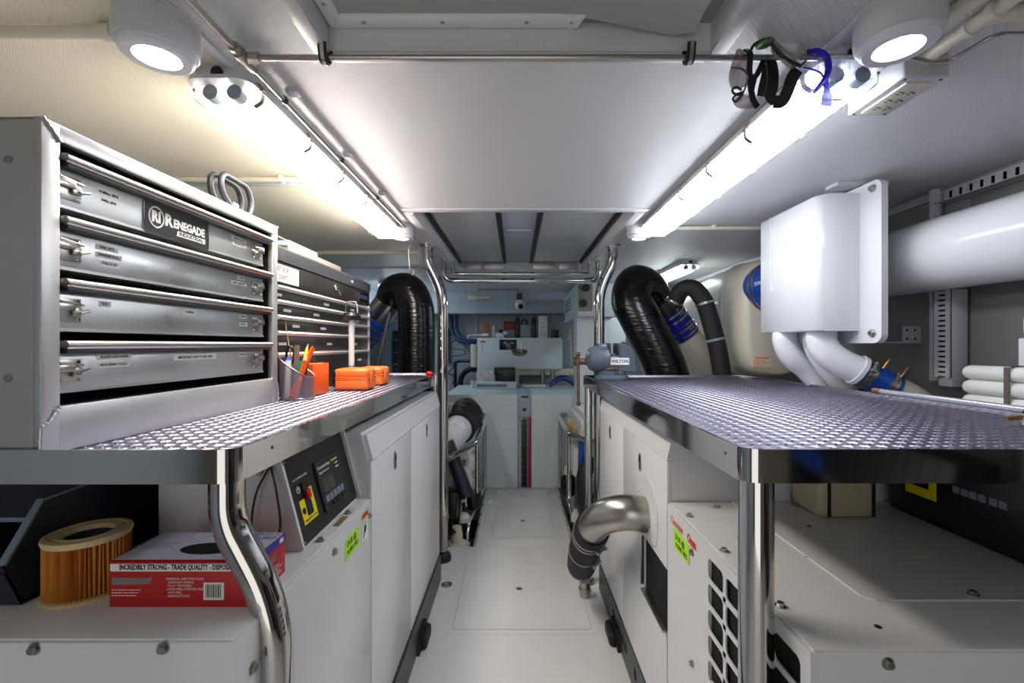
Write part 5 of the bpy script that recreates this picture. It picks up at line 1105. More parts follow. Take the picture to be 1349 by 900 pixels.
def thin(name, col, mixf, rough=0.05):
    m = bpy.data.materials.new(name); m.use_nodes = True; nt = m.node_tree; b = nt.nodes['Principled BSDF']
    b.inputs['Base Color'].default_value = rgb(*col); b.inputs['Roughness'].default_value = rough; b.inputs['Alpha'].default_value = mixf; b.inputs['Specular IOR Level'].default_value = 1.0
    return m
TINTM = thin('rosy_tinted_lens', (120, 98, 106), 0.80); CLEARM = thin('clear_lens', (205, 214, 235), 0.42); MIRR = thin('mirror_grey_lens', (176, 176, 170), 0.88, 0.12); VIS = mat('green_mirror', (150, 168, 140), 0.2, 0.8)
t = thing('safety_glasses', 'rose-brown tinted wraparound safety glasses hanging at the left of the eyewear on the pipe', 'safety glasses', g3(180, 240))
b = MB(); shell(b, smooth2([g(*p) for p in ((150, 205), (250, 270), (260, 400), (235, 560), (100, 605), (55, 510), (75, 380), (110, 290))]), 0.862, 0.010); b.build('lens', TINTM, t)
b = MB(); shell(b, smooth2([g(*p) for p in ((90, 720), (200, 665), (300, 700), (330, 770), (240, 805), (130, 795))]), 0.858, 0.008); b.build('lens', TINTM, t)
b = MB(); b.tube(spline([g3(100, 370, 0.85), g3(200, 380, 0.845), g3(265, 450, 0.845), g3(240, 560, 0.85), g3(180, 700, 0.855)], 6), 0.0016, 8); b.build('temple', BLACK, t)
b = MB(); b.ribbon(spline([g3(240, 190, 0.862), g3(285, 230, 0.852), g3(280, 380, 0.85), g3(290, 560, 0.85), g3(320, 690, 0.852), g3(360, 760, 0.855)], 6), 0.010, 0.003, (1, 0, 0)); b.ribbon(spline([g3(330, 470, 0.856), g3(300, 600, 0.852), g3(310, 700, 0.85)], 6), 0.009, 0.003, (1, 0, 0)); b.build('temple', BLACK, t)
b = MB(); b.tube(spline([g3(200, 590, 0.85), g3(150, 560, 0.848), g3(110, 590, 0.848), g3(140, 630, 0.85), g3(215, 610, 0.85)], 6), 0.0022, 8); b.tube(spline([g3(215, 640, 0.85), g3(150, 640, 0.848), g3(115, 680, 0.848), g3(150, 700, 0.85), g3(190, 650, 0.85)], 6), 0.0020, 8); b.build('nose_pad', RUBBER, t)
t = thing('safety_goggles', 'grey mirrored safety goggles with wide black strap, middle of the eyewear hanging on the pipe', 'safety goggles', g3(560, 150))
b = MB(); shell(b, smooth2([g(*p) for p in ((505, 85), (620, 65), (760, 85), (850, 170), (850, 230), (790, 330), (720, 340), (600, 240), (500, 150))]), 0.875, 0.022); b.build('lens', MIRR, t)
b = MB(); shell(b, smooth2([g(*p) for p in ((480, 150), (560, 240), (690, 330), (690, 400), (645, 440), (540, 350), (450, 260))]), 0.855, 0.010); b.build('side_shield', thin('grey_shield', (150, 150, 142), 0.9, 0.2), t)
b = MB(); shell(b, smooth2([g(*p) for p in ((300, 175), (430, 110), (490, 110), (480, 160), (400, 235), (300, 250))]), 0.852, 0.010); b.build('mirror_lens', VIS, t)
b = MB(); b.tube(spline([g3(290, 200, 0.85), g3(340, 130, 0.85), g3(460, 80, 0.852), g3(590, 55, 0.86)], 6), 0.0028, 8); b.tube(spline([g3(480, 110, 0.852), g3(560, 210, 0.845), g3(650, 290, 0.845), g3(770, 350, 0.85)], 6), 0.0036, 8); b.tube(spline([g3(700, 75, 0.885), g3(800, 120, 0.885), g3(855, 190, 0.88), g3(840, 290, 0.87), g3(780, 360, 0.86)], 6), 0.0024, 8); b.build('frame', mat('dark_green_frame', (30, 42, 34), 0.35), t)
b = MB(); b.ribbon(spline([g3(480, 270, 0.875), g3(510, 400, 0.868), g3(505, 560, 0.862), g3(480, 650, 0.860), g3(540, 710, 0.858)], 6), 0.021, 0.002, (1, 0, 0)); b.build('strap', BLACK, t)
b = MB(); b.ribbon(spline([g3(430, 280, 0.884), g3(440, 420, 0.886), g3(410, 560, 0.886), g3(395, 650, 0.886)], 6), 0.016, 0.002, (1, 0, 0)); b.build('strap', BLACK, t)
b = MB(); b.ribbon(spline([g3(520, 705, 0.864), g3(600, 700, 0.862), g3(660, 590, 0.858), g3(700, 470, 0.855), g3(755, 390, 0.855)], 6), 0.022, 0.002, (0.8, 0, -0.4)); b.build('strap', BLACK, t)
b = MB(); b.ribbon(spline([g3(310, 460, 0.868), g3(350, 440, 0.866), g3(395, 350, 0.868), g3(420, 285, 0.872)], 6), 0.010, 0.003, (1, 0, 0)); b.build('strap', BLACK, t)
t = thing('safety_glasses', 'clear safety glasses with bright ultramarine arms, rightmost of the eyewear on the pipe', 'safety glasses', g3(1000, 250))
b = MB(); shell(b, smooth2([g(*p) for p in ((800, 290), (940, 280), (960, 400), (930, 570), (840, 605), (760, 550), (740, 470))]), 0.870, 0.012, rim=0.0007); b.build('lens', CLEARM, t)
b = MB(); shell(b, smooth2([g(*p) for p in ((1080, 400), (1100, 300), (1200, 240), (1270, 280), (1275, 380), (1190, 460), (1090, 500))]), 0.872, 0.012, rim=0.0007); b.build('lens', CLEARM, t)
b = MB(); shell(b, smooth2([g(*p) for p in ((770, 700), (840, 640), (940, 690), (1080, 770), (1000, 805), (860, 790))]), 0.850, 0.008, rim=0.0007); b.build('side_shield', CLEARM, t)
b = MB(); shell(b, smooth2([g(*p) for p in ((1080, 560), (1160, 555), (1200, 610), (1180, 680), (1110, 700))]), 0.865, 0.006, rim=0.0007); b.build('nose_guard', CLEARM, t)
b = MB(); q = spline([g3(870, 210, 0.868), g3(950, 205, 0.858), g3(1030, 250, 0.852), g3(1060, 350, 0.85), g3(1040, 450, 0.85), g3(980, 540, 0.85), g3(920, 610, 0.85)], 6); b.tube(q, [0.0036+0.0022*math.sin(PI*min(1, i/(len(q)-1)*0.9+0.1)) for i in range(len(q))], 10); b.build('temple', BLUEPL, t)
b = MB(); b.tube(spline([g3(810, 370, 0.86), g3(900, 385, 0.852), g3(980, 420, 0.85), g3(1030, 500, 0.848)], 6), 0.0018, 8); b.ribbon(spline([g3(1030, 500, 0.848), g3(1045, 620, 0.846), g3(1040, 740, 0.846)], 6), [0.008]*5+[0.012]*2+[0.018]*6, 0.003, (1, 0, 0)); b.build('temple', BLUEPL, t)
b = MB(); b.box((g(975, 0)[0]-0.0, 0.8445, g(0, 758)[1]), (g(1100, 0)[0], 0.849, g(0, 738)[1]), 0.001); b.build('hinge', STEEL, t)

# ================================================================== AFT COMPARTMENT
WH = mat('white_locker_paint', (212, 222, 228), 0.35, vary=0.04)
YA = 3.96
t = thing('aft_locker', 'tall white box locker across the aft end, with a central track recess', 'locker', (0.0, 4.3, 0))
b = MB(); b.box((-0.62, YA, -0.3), (0.012, 4.9, 0.794), 0.006); b.build('left_case', WH, t)
b = MB(); b.box((0.132, YA, -0.3), (0.66, 4.9, 0.794), 0.006); b.build('right_case', WH, t)
b = MB(); b.box((0.012, YA+0.03, -0.1), (0.132, 4.9, 0.80), 0.002); b.box((0.012, YA-0.002, 0.60), (0.132, YA+0.03, 0.80), 0.002); ch = b.build('channel', BLUEGREY, t)
b = MB(); b.box((0.045, YA-0.004, 0.765), (0.110, YA-0.001, 0.785), 0.001); b.build('vent_slot', DARK, t)
b = MB(); b.box((0.046, YA+0.012, -0.01), (0.094, YA+0.032, 0.575), 0.002); b.build('rack', BLACK, t)
b = MB()
for i in range(9):
    for x in (0.049, 0.091): b.tube([(x, YA+0.012, 0.03+i*0.065), (x, YA+0.006, 0.03+i*0.065)], 0.004, 8)
b.build('rack_screw', STEEL, t)
b = MB(); b.box((0.104, YA+0.005, -0.01), (0.126, YA+0.032, 0.615), 0.001); b.build('red_strip', mat('dark_red_plastic', (150, 22, 30), 0.4), t)
b = MB(); b.ball((0.072, YA+0.004, 0.665), (0.020, 0.012, 0.020)); b.tube([(0.072, YA+0.02, 0.665), (0.072, YA+0.02, 0.57)], 0.006, 8); b.build('knob', DARK, t)
# walkway hatches
def hatch(name, label, x0, x1, y0, y1, z, ring=(0.0, 0.0)):
    t = thing('floor_hatch', label, 'floor hatch', ((x0+x1)/2, (y0+y1)/2, z))
    b = MB(); b.prism(rr(x0-0.035, y0-0.035, x1+0.035, y1+0.035, 0.03), Matrix.Translation((0, 0, z+0.0001)), 0.0012); b.build('frame', GEL, t)
    b = MB(); b.loopwall(rr(x0-0.0022, y0-0.0022, x1+0.0022, y1+0.0022, 0.02), rr(x0, y0, x1, y1, 0.018), z+0.0005, z+0.0016); b.build('gap', mat('grey_sealant', (128, 130, 136), 0.6), t)
    b = MB(); b.prism(rr(x0, y0, x1, y1, 0.018), Matrix.Translation((0, 0, z+0.0005)), 0.0015); b.loopwall(rr(x0+0.02, y0+0.02, x1-0.02, y1-0.02, 0.012), rr(x0+0.023, y0+0.023, x1-0.023, y1-0.023, 0.011), z+0.0019, z+0.0026); pn = b.build('panel', GEL, t)
    cx, cy = (x0+x1)/2+ring[0], (y0+y1)/2+ring[1]
    b = MB(); b.lathe([(0.016, z+0.002), (0.015, z+0.004), (0.012, z+0.0045), (0.0105, z+0.003), (0, z+0.003)], Matrix.Translation((cx, cy, 0)), 28); b.build('lift_ring', STEEL, pn)
    return t
hatch('h', 'square white hatch with a round lift ring in the near walkway floor', -0.275, 0.325, 1.965, 2.555, 0.0, (-0.01, 0.03))
hatch('h', 'white hatch in the lower aft walkway, just past the floor step', -0.155, 0.25, 2.93, 3.47, -0.012)
hatch('h', 'small white hatch in the lower aft walkway, against the aft locker', -0.12, 0.22, 3.60, 3.86, -0.012)
t = thing('deck_fitting', 'round chrome deck cap beside the left base rail', 'deck cap', (-0.375, 2.28, 0))
b = MB(); b.lathe([(0, 0), (0.028, 0), (0.027, 0.004), (0.018, 0.005), (0.017, 0.003), (0, 0.003)], Matrix.Translation((-0.355, 2.33, 0)), 28); b.build('cap', STEEL, t)
b = MB(); b.tube([(-0.367, 2.33, 0.004), (-0.343, 2.33, 0.004)], 0.003, 8); b.build('bar', STEEL, t)
# toe rails with bolts
for sx, x0, lab in ((-1, -0.262, 'left'), (1, 0.345, 'right')):
    t = thing('toe_rail', 'bolted metal edge strip along the %s side of the aft walkway' % lab, 'edge strip', (x0, 3.35, 0))
    b = MB(); b.box((x0, 2.78, -0.06), (x0+0.012, 3.95, 0.012), 0.002); b.build('strip', ALU, t)
    for k_ in range(6):
        y = 2.88+k_*0.19; b = MB(); b.tube([(x0+0.006-sx*0.004, y, 0.012), (x0+0.006-sx*0.004, y, 0.02)], 0.010, 6); b.build('bolt', STEEL, t)
# handrails
t = thing('hand_rail', 'polished tube handrail guarding the left engine, with a low bent foot rail', 'rail', (-0.26, 3.3, 0))
b = MB(); b.tube(fillet([(-0.39, 2.61, 0.575), (-0.245, 2.80, 0.63), (-0.245, 3.90, 0.63), (-0.33, 3.93, 0.63)], 0.03), 0.0175, 18); b.build('top_rail', CHROME, t)
b = MB(); b.tube([(-0.268, 3.88, 0.63), (-0.268, 3.88, -0.05)], 0.016, 16); b.build('post', CHROME, t)
b = MB(); b.tube([(-0.245, 2.86, 0.63), (-0.245, 2.86, 0.30)], 0.014, 16); b.build('post', CHROME, t)
b = MB(); b.tube(fillet([(-0.268, 3.88, 0.02), (-0.275, 3.6, 0.06), (-0.315, 2.98, 0.06), (-0.315, 2.90, -0.1)], 0.06), 0.015, 16); b.build('foot_rail', CHROME, t)
t = thing('hand_rail', 'polished tube handrail guarding the right engine', 'rail', (0.36, 3.3, 0))
b = MB(); b.tube(fillet([(0.46, 2.90, 0.615), (0.355, 3.05, 0.63), (0.355, 3.88, 0.63), (0.43, 3.92, 0.63)], 0.03), 0.0175, 18); b.tube([(0.47, 2.70, 0.66), (0.455, 2.92, 0.61)], 0.0175, 16); b.build('top_rail', CHROME, t)
b = MB(); b.tube([(0.372, 3.86, 0.63), (0.372, 3.86, -0.05)], 0.016, 16); b.build('post', CHROME, t)
b = MB(); b.tube(fillet([(0.388, 3.35, 0.62), (0.388, 3.35, 0.08), (0.40, 2.95, -0.02), (0.40, 2.85, -0.25)], 0.10), 0.016, 16); b.build('post', CHROME, t)

# ---- engines
def engine(side, t):
    s = side; X = lambda x: x*s   # side -1 left, +1 right ; x is distance from centre line
    off_ = 0.0 if s < 0 else 0.07
    b = MB(); b.box((X(0.42+off_), 2.98, -0.30), (X(0.95), 3.93 if s < 0 else 3.70, 0.28), 0.03); b.build('crankcase', mat('engine_white', (206, 206, 200), 0.35, vary=0.1), t)
    b = MB(); b.box((X(0.46+off_), 3.0, 0.28), (X(0.95), 3.9 if s < 0 else 3.68, 0.62), 0.03); b.build('cylinder_head', MATS['engine_white'], t)
    return t
t = thing('engine', 'white left engine with big black hose end and dark blue pipe behind the handrail', 'engine', (-0.7, 3.5, -0.35)); LE = engine(-1, t)
b = MB(); b.tube(spline([(-0.50, 3.05, 0.50), (-0.455, 3.03, 0.57), (-0.42, 3.08, 0.63), (-0.385, 3.20, 0.66)], 6), [0.085]*8+[0.098]*11, 32); b.build('charge_pipe', FRP, t, angle=60)
b = MB(); b.tube(spline([(-0.398, 3.14, 0.650), (-0.375, 3.28, 0.675), (-0.36, 3.42, 0.69), (-0.40, 3.60, 0.70)], 6), 0.112, 32); b.build('black_hose', RUBBER, t)
for k_ in (0.1, 0.45, 0.8):
    p_ = Vector((-0.398, 3.14, 0.650)).lerp(Vector((-0.36, 3.42, 0.69)), k_); clampring(t, p_, (0.038, 0.28, 0.04), 0.1155, m=DARK, bolt_dir=(0, 0, 1))
b = MB(); b.tube([(-0.45, 2.95, 0.60), (-0.31, 2.90, 0.26)], 0.045, 20); b.build('blue_pipe', NAVY, t)
b = MB(); b.ball((-0.35, 3.10, 0.30), (0.055, 0.10, 0.10)); b.ball((-0.33, 3.2, 0.40), (0.05, 0.08, 0.07)); b.box((-0.42, 3.0, 0.18), (-0.33, 3.35, 0.30), 0.02); b.tube([(-0.34, 3.0, 0.50), (-0.34, 3.5, 0.44)], 0.028, 14); b.build('manifold', MATS['engine_white'], t)
b = MB(); M = Matrix.Translation((-0.315, 3.30, 0.0)); b.lathe([(0, -0.0), (0.055, 0.0), (0.062, 0.02), (0.062, 0.11), (0.04, 0.14), (0, 0.14)], off(M, 0, 0, 0.05), 28); fl = b.build('oil_filter', BLACK, t)
b = MB(); b.lathe([(0.032, 0.18), (0.034, 0.25), (0.02, 0.27), (0, 0.27)], M, 20); b.build('filter_cap', GREENG, fl)
b = MB(); b.lathe([(0, -0.28), (0.05, -0.28), (0.055, -0.20), (0.045, -0.12), (0, -0.11)], Matrix.Translation((-0.315, 3.12, 0.0)), 24); b.build('oil_filter', mat('olive_metal', (110, 100, 75), 0.4, 0.4), t)
rnd = random.Random(4)
for i in range(16):
    x = -0.33-rnd.random()*0.13; y = 2.85+rnd.random()*0.55; z = -0.2+rnd.random()*0.5
    b = MB(); b.tube(spline([(x, y, z), (x+rnd.uniform(-.05, .04), y+rnd.uniform(-.1, .1), z+0.08), (x+rnd.uniform(-.06, .02), y+rnd.uniform(-.1, .1), z-0.12), (x-0.03, y+0.1, z-0.2)], 5), rnd.choice((0.006, 0.009, 0.014)), 10)
    b.build('engine_hose', rnd.choice((RUBBER, RUBBER, BLACK, STEEL, NAVY)), t)
b = MB(); b.box((-0.46, 2.86, 0.13), (-0.37, 2.99, 0.30), 0.01); b.build('control_module', BLACK, t)
b = MB(); b.box((-0.52, 3.30, 0.62), (-0.72, 3.9, 0.735), 0.01); b.build('rocker_cover', MATS['engine_white'], t)
b = MB()
for x_ in (-0.55, -0.61): b.tube([(x_, 3.302, 0.70), (x_, 3.285, 0.70)], 0.016, 12)
b.build('cover_bolt', STEEL, t)
b = MB(); b.tube([(-0.48, 3.05, 0.66), (-0.42, 3.10, 0.70)], 0.02, 12); b.tube([(-0.46, 3.02, 0.60), (-0.40, 3.02, 0.70)], 0.012, 10); b.build('steel_fitting', STEEL, t)
t = thing('strainer_pump', 'cream plastic strainer housing with screw caps and a red base beside the left grab post', 'strainer', (-0.38, 2.9, -0.4))
b = MB(); M = Matrix.Translation((-0.375, 2.88, 0)); b.lathe([(0, -0.35), (0.07, -0.35), (0.072, -0.10), (0.078, -0.06), (0.06, -0.02), (0, -0.02)], M, 28); b.box((-0.40, 2.82, -0.2), (-0.29, 2.95, -0.03), 0.03, 4); b.build('body', IVORY, t)
b = MB(); b.lathe([(0, -0.02), (0.035, -0.02), (0.038, 0.03), (0.03, 0.06), (0.03, 0.08), (0, 0.085)], M, 24); b.build('screw_cap', IVORY, t)
b = MB(); b.lathe([(0, 0.06), (0.045, 0.06), (0.05, 0.09), (0.03, 0.11), (0, 0.11)], Matrix.Translation((-0.355, 3.02, 0)), 24); b.build('screw_cap', IVORY, t)
b = MB(); b.lathe([(0, -0.02), (0.04, -0.02), (0.04, 0.06), (0, 0.06)], Matrix.Translation((-0.355, 3.02, 0)), 24); b.build('neck', RUBBER, t)
b = MB(); b.box((-0.45, 2.79, -0.085), (-0.285, 2.82, -0.045), 0.008); b.build('red_base', REDP, t)
t = thing('engine', 'right engine with cream cover, row of brass studs and black filters behind the handrail', 'engine', (0.75, 3.5, -0.35)); RE = engine(1, t)
b = MB(); b.box((0.43, 3.05, 0.62), (0.85, 3.69, 0.72), 0.012); b.prism([(0.415, 0.60), (0.47, 0.745), (0.62, 0.745), (0.62, 0.60)], F((0, 3.69, 0), (1, 0, 0), ZUP), 0.64); b.build('rocker_cover', MATS['engine_white'], t)
b = MB()
for i in range(11): b.tube([(0.436, 3.08+i*0.055, 0.63), (0.405, 3.08+i*0.055, 0.60)], 0.012, 8)
b.build('stud_row', BRASS, t)
b = MB(); b.tube(spline([(0.50, 3.0, 0.48), (0.45, 2.97, 0.40), (0.44, 2.95, 0.28), (0.47, 2.95, 0.12), (0.50, 2.98, 0.0)], 6), 0.05, 22); b.build('black_hose', RUBBER, t)
b = MB(); b.tube([(0.43, 3.0, 0.6), (0.42, 3.0, 0.3)], 0.018, 14); b.build('blue_pipe', BLUE, t)
b = MB(); b.box((0.40, 3.2, 0.30), (0.46, 3.5, 0.50), 0.015); b.build('white_pipe', MATS['engine_white'], t)
for y, z in ((3.55, 0.06), (3.10, -0.13)):
    b = MB(); M = Matrix.Translation((0.405, y, z)); b.lathe([(0, 0), (0.05, 0), (0.058, 0.02), (0.058, 0.13), (0.035, 0.16), (0, 0.16)], M, 26); fl = b.build('oil_filter', BLACK, t)
    b = MB(); b.lathe([(0, 0.16), (0.035, 0.16), (0.03, 0.20), (0.012, 0.24), (0, 0.24)], M, 20); b.build('filter_cap', IVORY, fl)
rnd = random.Random(9)
for i in range(12):
    x = 0.42+rnd.random()*0.10; y = 2.9+rnd.random()*0.5; z = -0.2+rnd.random()*0.5
    b = MB(); b.tube(spline([(x, y, z), (x-rnd.uniform(-.05, .03), y+rnd.uniform(-.1, .1), z+0.08), (x-rnd.uniform(-.05, .02), y+rnd.uniform(-.1, .1), z-0.12), (x+0.03, y+0.1, z-0.2)], 5), rnd.choice((0.006, 0.009, 0.012)), 10)
    b.build('engine_hose', rnd.choice((RUBBER, BLACK, STEEL, NAVY)), t)
t = thing('bottle', 'white plastic bottle with a red band between the right handrail and grab post', 'bottle', (0.405, 2.84, -0.4))
b = MB(); M = Matrix.Translation((0.405, 2.85, 0)); b.lathe([(0, -0.33), (0.05, -0.33), (0.052, -0.02), (0.04, 0.03), (0.022, 0.05), (0.022, 0.07), (0, 0.07)], M, 28); b.build('body', FRP, t)
b = MB(); b.lathe([(0.0525, -0.06), (0.0535, -0.06), (0.0535, -0.035), (0.0525, -0.035)], M, 28); b.build('red_band', REDP, t)
b = MB(); b.box((0.50, 2.70, 0.40), (0.56, 2.95, 0.62), 0.015); b.box((0.52, 2.5, 0.60), (0.60, 2.6, 0.68), 0.01); single('filter_bracket', b, WH, 'small white bracket box behind the far leg of the right bench', 'bracket')

# ---- back wall equipment
t = thing('water_maker_box', 'wide white wall cabinet with a dark screen and fan-shaped emblem at the aft end', 'cabinet', (0.04, 5.05, 0.96))
YW = 4.85
b = MB(); b.box((-0.415, YW, 0.965), (0.495, YB-0.01, 1.303), 0.012); b.build('case', WH, t)
def aw(px, py, Y): v = P(px, py, Y); return v.x, v.z
x0, z0 = aw(658, 461, YW); x1, z1 = aw(680.5, 447.5, YW)
b = MB(); b.box((x0, YW-0.006, z0), (x1, YW, z1), 0.002); b.build('screen', mat('screen_glass', (40, 46, 58), 0.15), t)
b = MB(); b.box((0.05, YW-0.005, 1.14), (0.065, YW, 1.28), 0.001); b.build('latch', STEEL, t)
b = MB(); M = F((0.035, YW-0.001, 1.160), (1, 0, 0), ZUP)
TA = lambda yv: [(0.085*math.sin(math.radians(a)), yv*(1-(a/90.0)**2)) for a in range(90, -91, -15)]
b.prism(TA(-0.055)[::-1]+TA(0.022)[1:-1], M, 0.002); l = b.build('emblem', mat('olive_green_print', (95, 120, 60), 0.5), t)
b = MB(); b.prism(TA(-0.022)[::-1]+TA(0.022)[1:-1], off(M, 0, 0, 0.002), 0.001); e_ = b.build('emblem_top', BLACK, l); text('FCI', 0.022, off(M, 0, 0.002, 0.0035), PAPER, e_, bold=0.04)
b = MB(); M = F((-0.355, YW-0.0012, 1.26), (1, 0, 0), ZUP); b.prism([(-0.04, -0.01), (0.04, -0.01), (0.018, 0.012), (0.005, 0.006), (0, 0.02), (-0.012, 0.006), (-0.02, 0.01)], M, 0.001); b.build('logo', mat('pale_blue_print', (120, 135, 170), 0.6), t)
lines(M, -0.015, 0.012, -0.03, 4, 0.02, 0.006, mat('pale_blue_print', (120, 135, 170), 0.6), t, seed=3)
ZT = 1.3035; YI = 5.0
def upright(name, label, cat, px0, px1, pyt, m, d=0.10, bev=0.004, cap=None, Y=YI):
    x0, zt = aw(px0, pyt, Y); x1, _ = aw(px1, pyt, Y); t = thing(name, label, cat, ((x0+x1)/2, Y+d/2, ZT))
    b = MB(); b.box((x0, Y, ZT), (x1, Y+d, zt), bev); o = b.build('body', m, t); return t, x0, x1, zt
t, x0, x1, zt = upright('carton', 'small brown carton with red stripe, leftmost on top of the aft white cabinet', 'carton', 634.5, 643.4, 425.5, BROWN)
b = MB(); b.box((x0-0.0005, YI-0.001, ZT+0.055), (x1, YI, ZT+0.075)); b.build('red_stripe', REDP, t); b = MB(); b.box((x0-0.0005, YI-0.001, ZT+0.02), (x1, YI, ZT+0.05)); b.build('white_print', PAPER, t)
t = thing('bottle', 'white round plastic bottle beside the brown carton on the aft cabinet', 'bottle', (-0.25, 5.06, ZT)); b = MB(); b.lathe([(0, 0), (0.033, 0), (0.034, 0.11), (0.032, 0.115), (0.034, 0.118), (0.034, 0.135), (0, 0.135)], Matrix.Translation((-0.25, 5.06, ZT)), 24); b.build('body', IVORY, t)
t = thing('pump_head', 'white pump with hose fittings in front of the white bottle on the aft cabinet', 'pump', (-0.18, 4.95, ZT))
b = MB(); b.box((-0.22, 4.90, ZT), (-0.13, 4.97, ZT+0.05), 0.01); b.tube([(-0.22, 4.93, ZT+0.03), (-0.10, 4.93, ZT+0.055)], 0.02, 14); b.build('body', FRP, t)
b = MB(); b.tube([(-0.165, 4.93, ZT+0.05), (-0.165, 4.93, ZT+0.09)], 0.022, 16); b.build('cap', BLACK, t)
b = MB(); b.box((-0.145, YB-0.008, 1.40), (0.04, YB-0.001, 1.50), 0.001); sg_ = single('warning_sign', b, mat('dull_red_sign', (165, 45, 40), 0.5), 'red rectangular warning sign on the aft wall above the white cabinet', 'sign')
lines(F((-0.145, YB-0.0085, 1.40), (1, 0, 0), ZUP), 0.03, 0.16, 0.075, 4, 0.017, 0.006, mat('pale_red_print', (215, 120, 110), 0.6), sg_, seed=6)
for pxa, wl in ((678.5, 'left'), (700.5, 'right')):
    t, x0, x1, zt = upright('bottle', 'black tall bottle, the %s of two standing on the aft cabinet' % wl, 'bottle', pxa, pxa+6, 419.5, BLACK, 0.05, 0.008)
    b = MB(); b.tube([((x0+x1)/2, YI+0.025, zt), ((x0+x1)/2, YI+0.025, zt+0.02)], 0.014, 12); b.build('cap', BLACK, t)
t, x0, x1, zt = upright('box', 'grey square box between two black bottles on the aft cabinet', 'box', 686, 699.8, 428, mat('mid_grey_plastic', (140, 145, 148), 0.5), 0.12)
b = MB(); b.tube(spline([(x0+0.01, YI+0.05, zt), (x0+0.02, YI+0.05, zt+0.05), (x0+0.06, YI+0.05, zt+0.05), (x0+0.07, YI+0.05, zt)], 5), 0.008, 10); b.build('cable_coil', RUBBER, t)
t, x0, x1, zt = upright('carton', 'tall white patterned carton near the right end of the aft cabinet', 'carton', 709.5, 721, 416.5, PAPER, 0.09, 0.001)
lines(F((x0, YI-0.0006, ZT), (1, 0, 0), ZUP), 0.015, 0.08, 0.16, 7, 0.022, 0.006, mat('steel_blue_print', (90, 110, 140), 0.6), t, seed=5)
t, x0, x1, zt = upright('junction_unit', 'small black device at the right end of the aft cabinet', 'device', 727, 736, 435, BLACK, 0.06)
# equipment under the cabinet
t = thing('control_unit', 'white unit with grey louvre strip, dial plate and black box standing on the aft locker', 'control unit', (-0.2, 4.6, 0.795))
b = MB(); b.box((-0.40, 4.45, 0.795), (0.0, 4.80, 0.865), 0.004); b.build('base_unit', WH, t)
b = MB(); b.box((-0.385, 4.446, 0.815), (-0.09, 4.45, 0.845), 0.001); b.build('louvre', GREYP, t)
b = MB(); b.box((-0.395, 4.55, 0.865), (-0.20, 4.62, 0.98), 0.004); dp = b.build('dial_plate', WH, t)
b = MB(); b.tube([(-0.32, 4.55, 0.93), (-0.32, 4.53, 0.93)], 0.045, 24); b.tube([(-0.25, 4.55, 0.955), (-0.25, 4.53, 0.955)], 0.015, 16); b.build('dial', STEEL, dp)
b = MB(); b.box((-0.21, 4.50, 0.8655), (-0.01, 4.68, 0.985), 0.008); b.box((-0.22, 4.54, 0.93), (-0.01, 4.66, 1.0), 0.008); b.build('black_box', BLACK, t)
b = MB(); b.tube([(-0.43, 4.5, 0.795), (-0.43, 4.5, 0.875)], 0.02, 16); single('bottle', b, FRP, 'small white cylinder on the aft locker left of the louvred unit', 'bottle')
b = MB(); b.box((-0.02, 4.90, 0.795), (0.03, 4.96, 0.99), 0.003); b.box((-0.02, 4.93, 0.90), (0.62, 5.0, 0.965), 0.003); single('support_frame', b, IVORY, 'cream support frame under the aft white cabinet', 'frame')
b = MB(); b.box((0.06, 4.62, 0.795), (0.30, 4.78, 0.82), 0.006); single('plastic_tray', b, FRP, 'low white tray on the right part of the aft locker', 'tray')
for px, wl in ((715, 'left'), (728, 'right')):
    x, _ = aw(px, 0, 4.8); b = MB(); b.tube([(x, 4.83, 0.80), (x, 4.83, 0.964)], 0.018, 14); b.tube([(x, 4.83, 0.90), (x, 4.83, 0.925)], 0.026, 14); single('riser_pipe', b, STEEL, '%s of two short grey pipes under the aft white cabinet' % wl, 'pipe')
b = MB(); b.tube([(0.05, 4.88, 0.865), (0.28, 4.88, 0.865)], 0.013, 10); single('cross_pipe', b, RUST, 'short brown pipe level under the aft white cabinet', 'pipe')
for i, (z, r, m, lb) in enumerate(((0.83, 0.013, BLUE, 'blue hose arching on the right of the aft locker'), (0.845, 0.012, BLACK, 'black hose arching above the blue hose on the aft locker'), (0.81, 0.010, NAVY, 'dark navy hose lowest at the right of the aft locker'))):
    b = MB(); b.tube(spline([(0.34, 4.55+i*0.03, z-0.01), (0.42, 4.55+i*0.03, z+0.05), (0.50, 4.55+i*0.03, z+0.06), (0.60, 4.55+i*0.03, z-0.01)], 6), r, 12); single('hose', b, m, lb, 'hose')
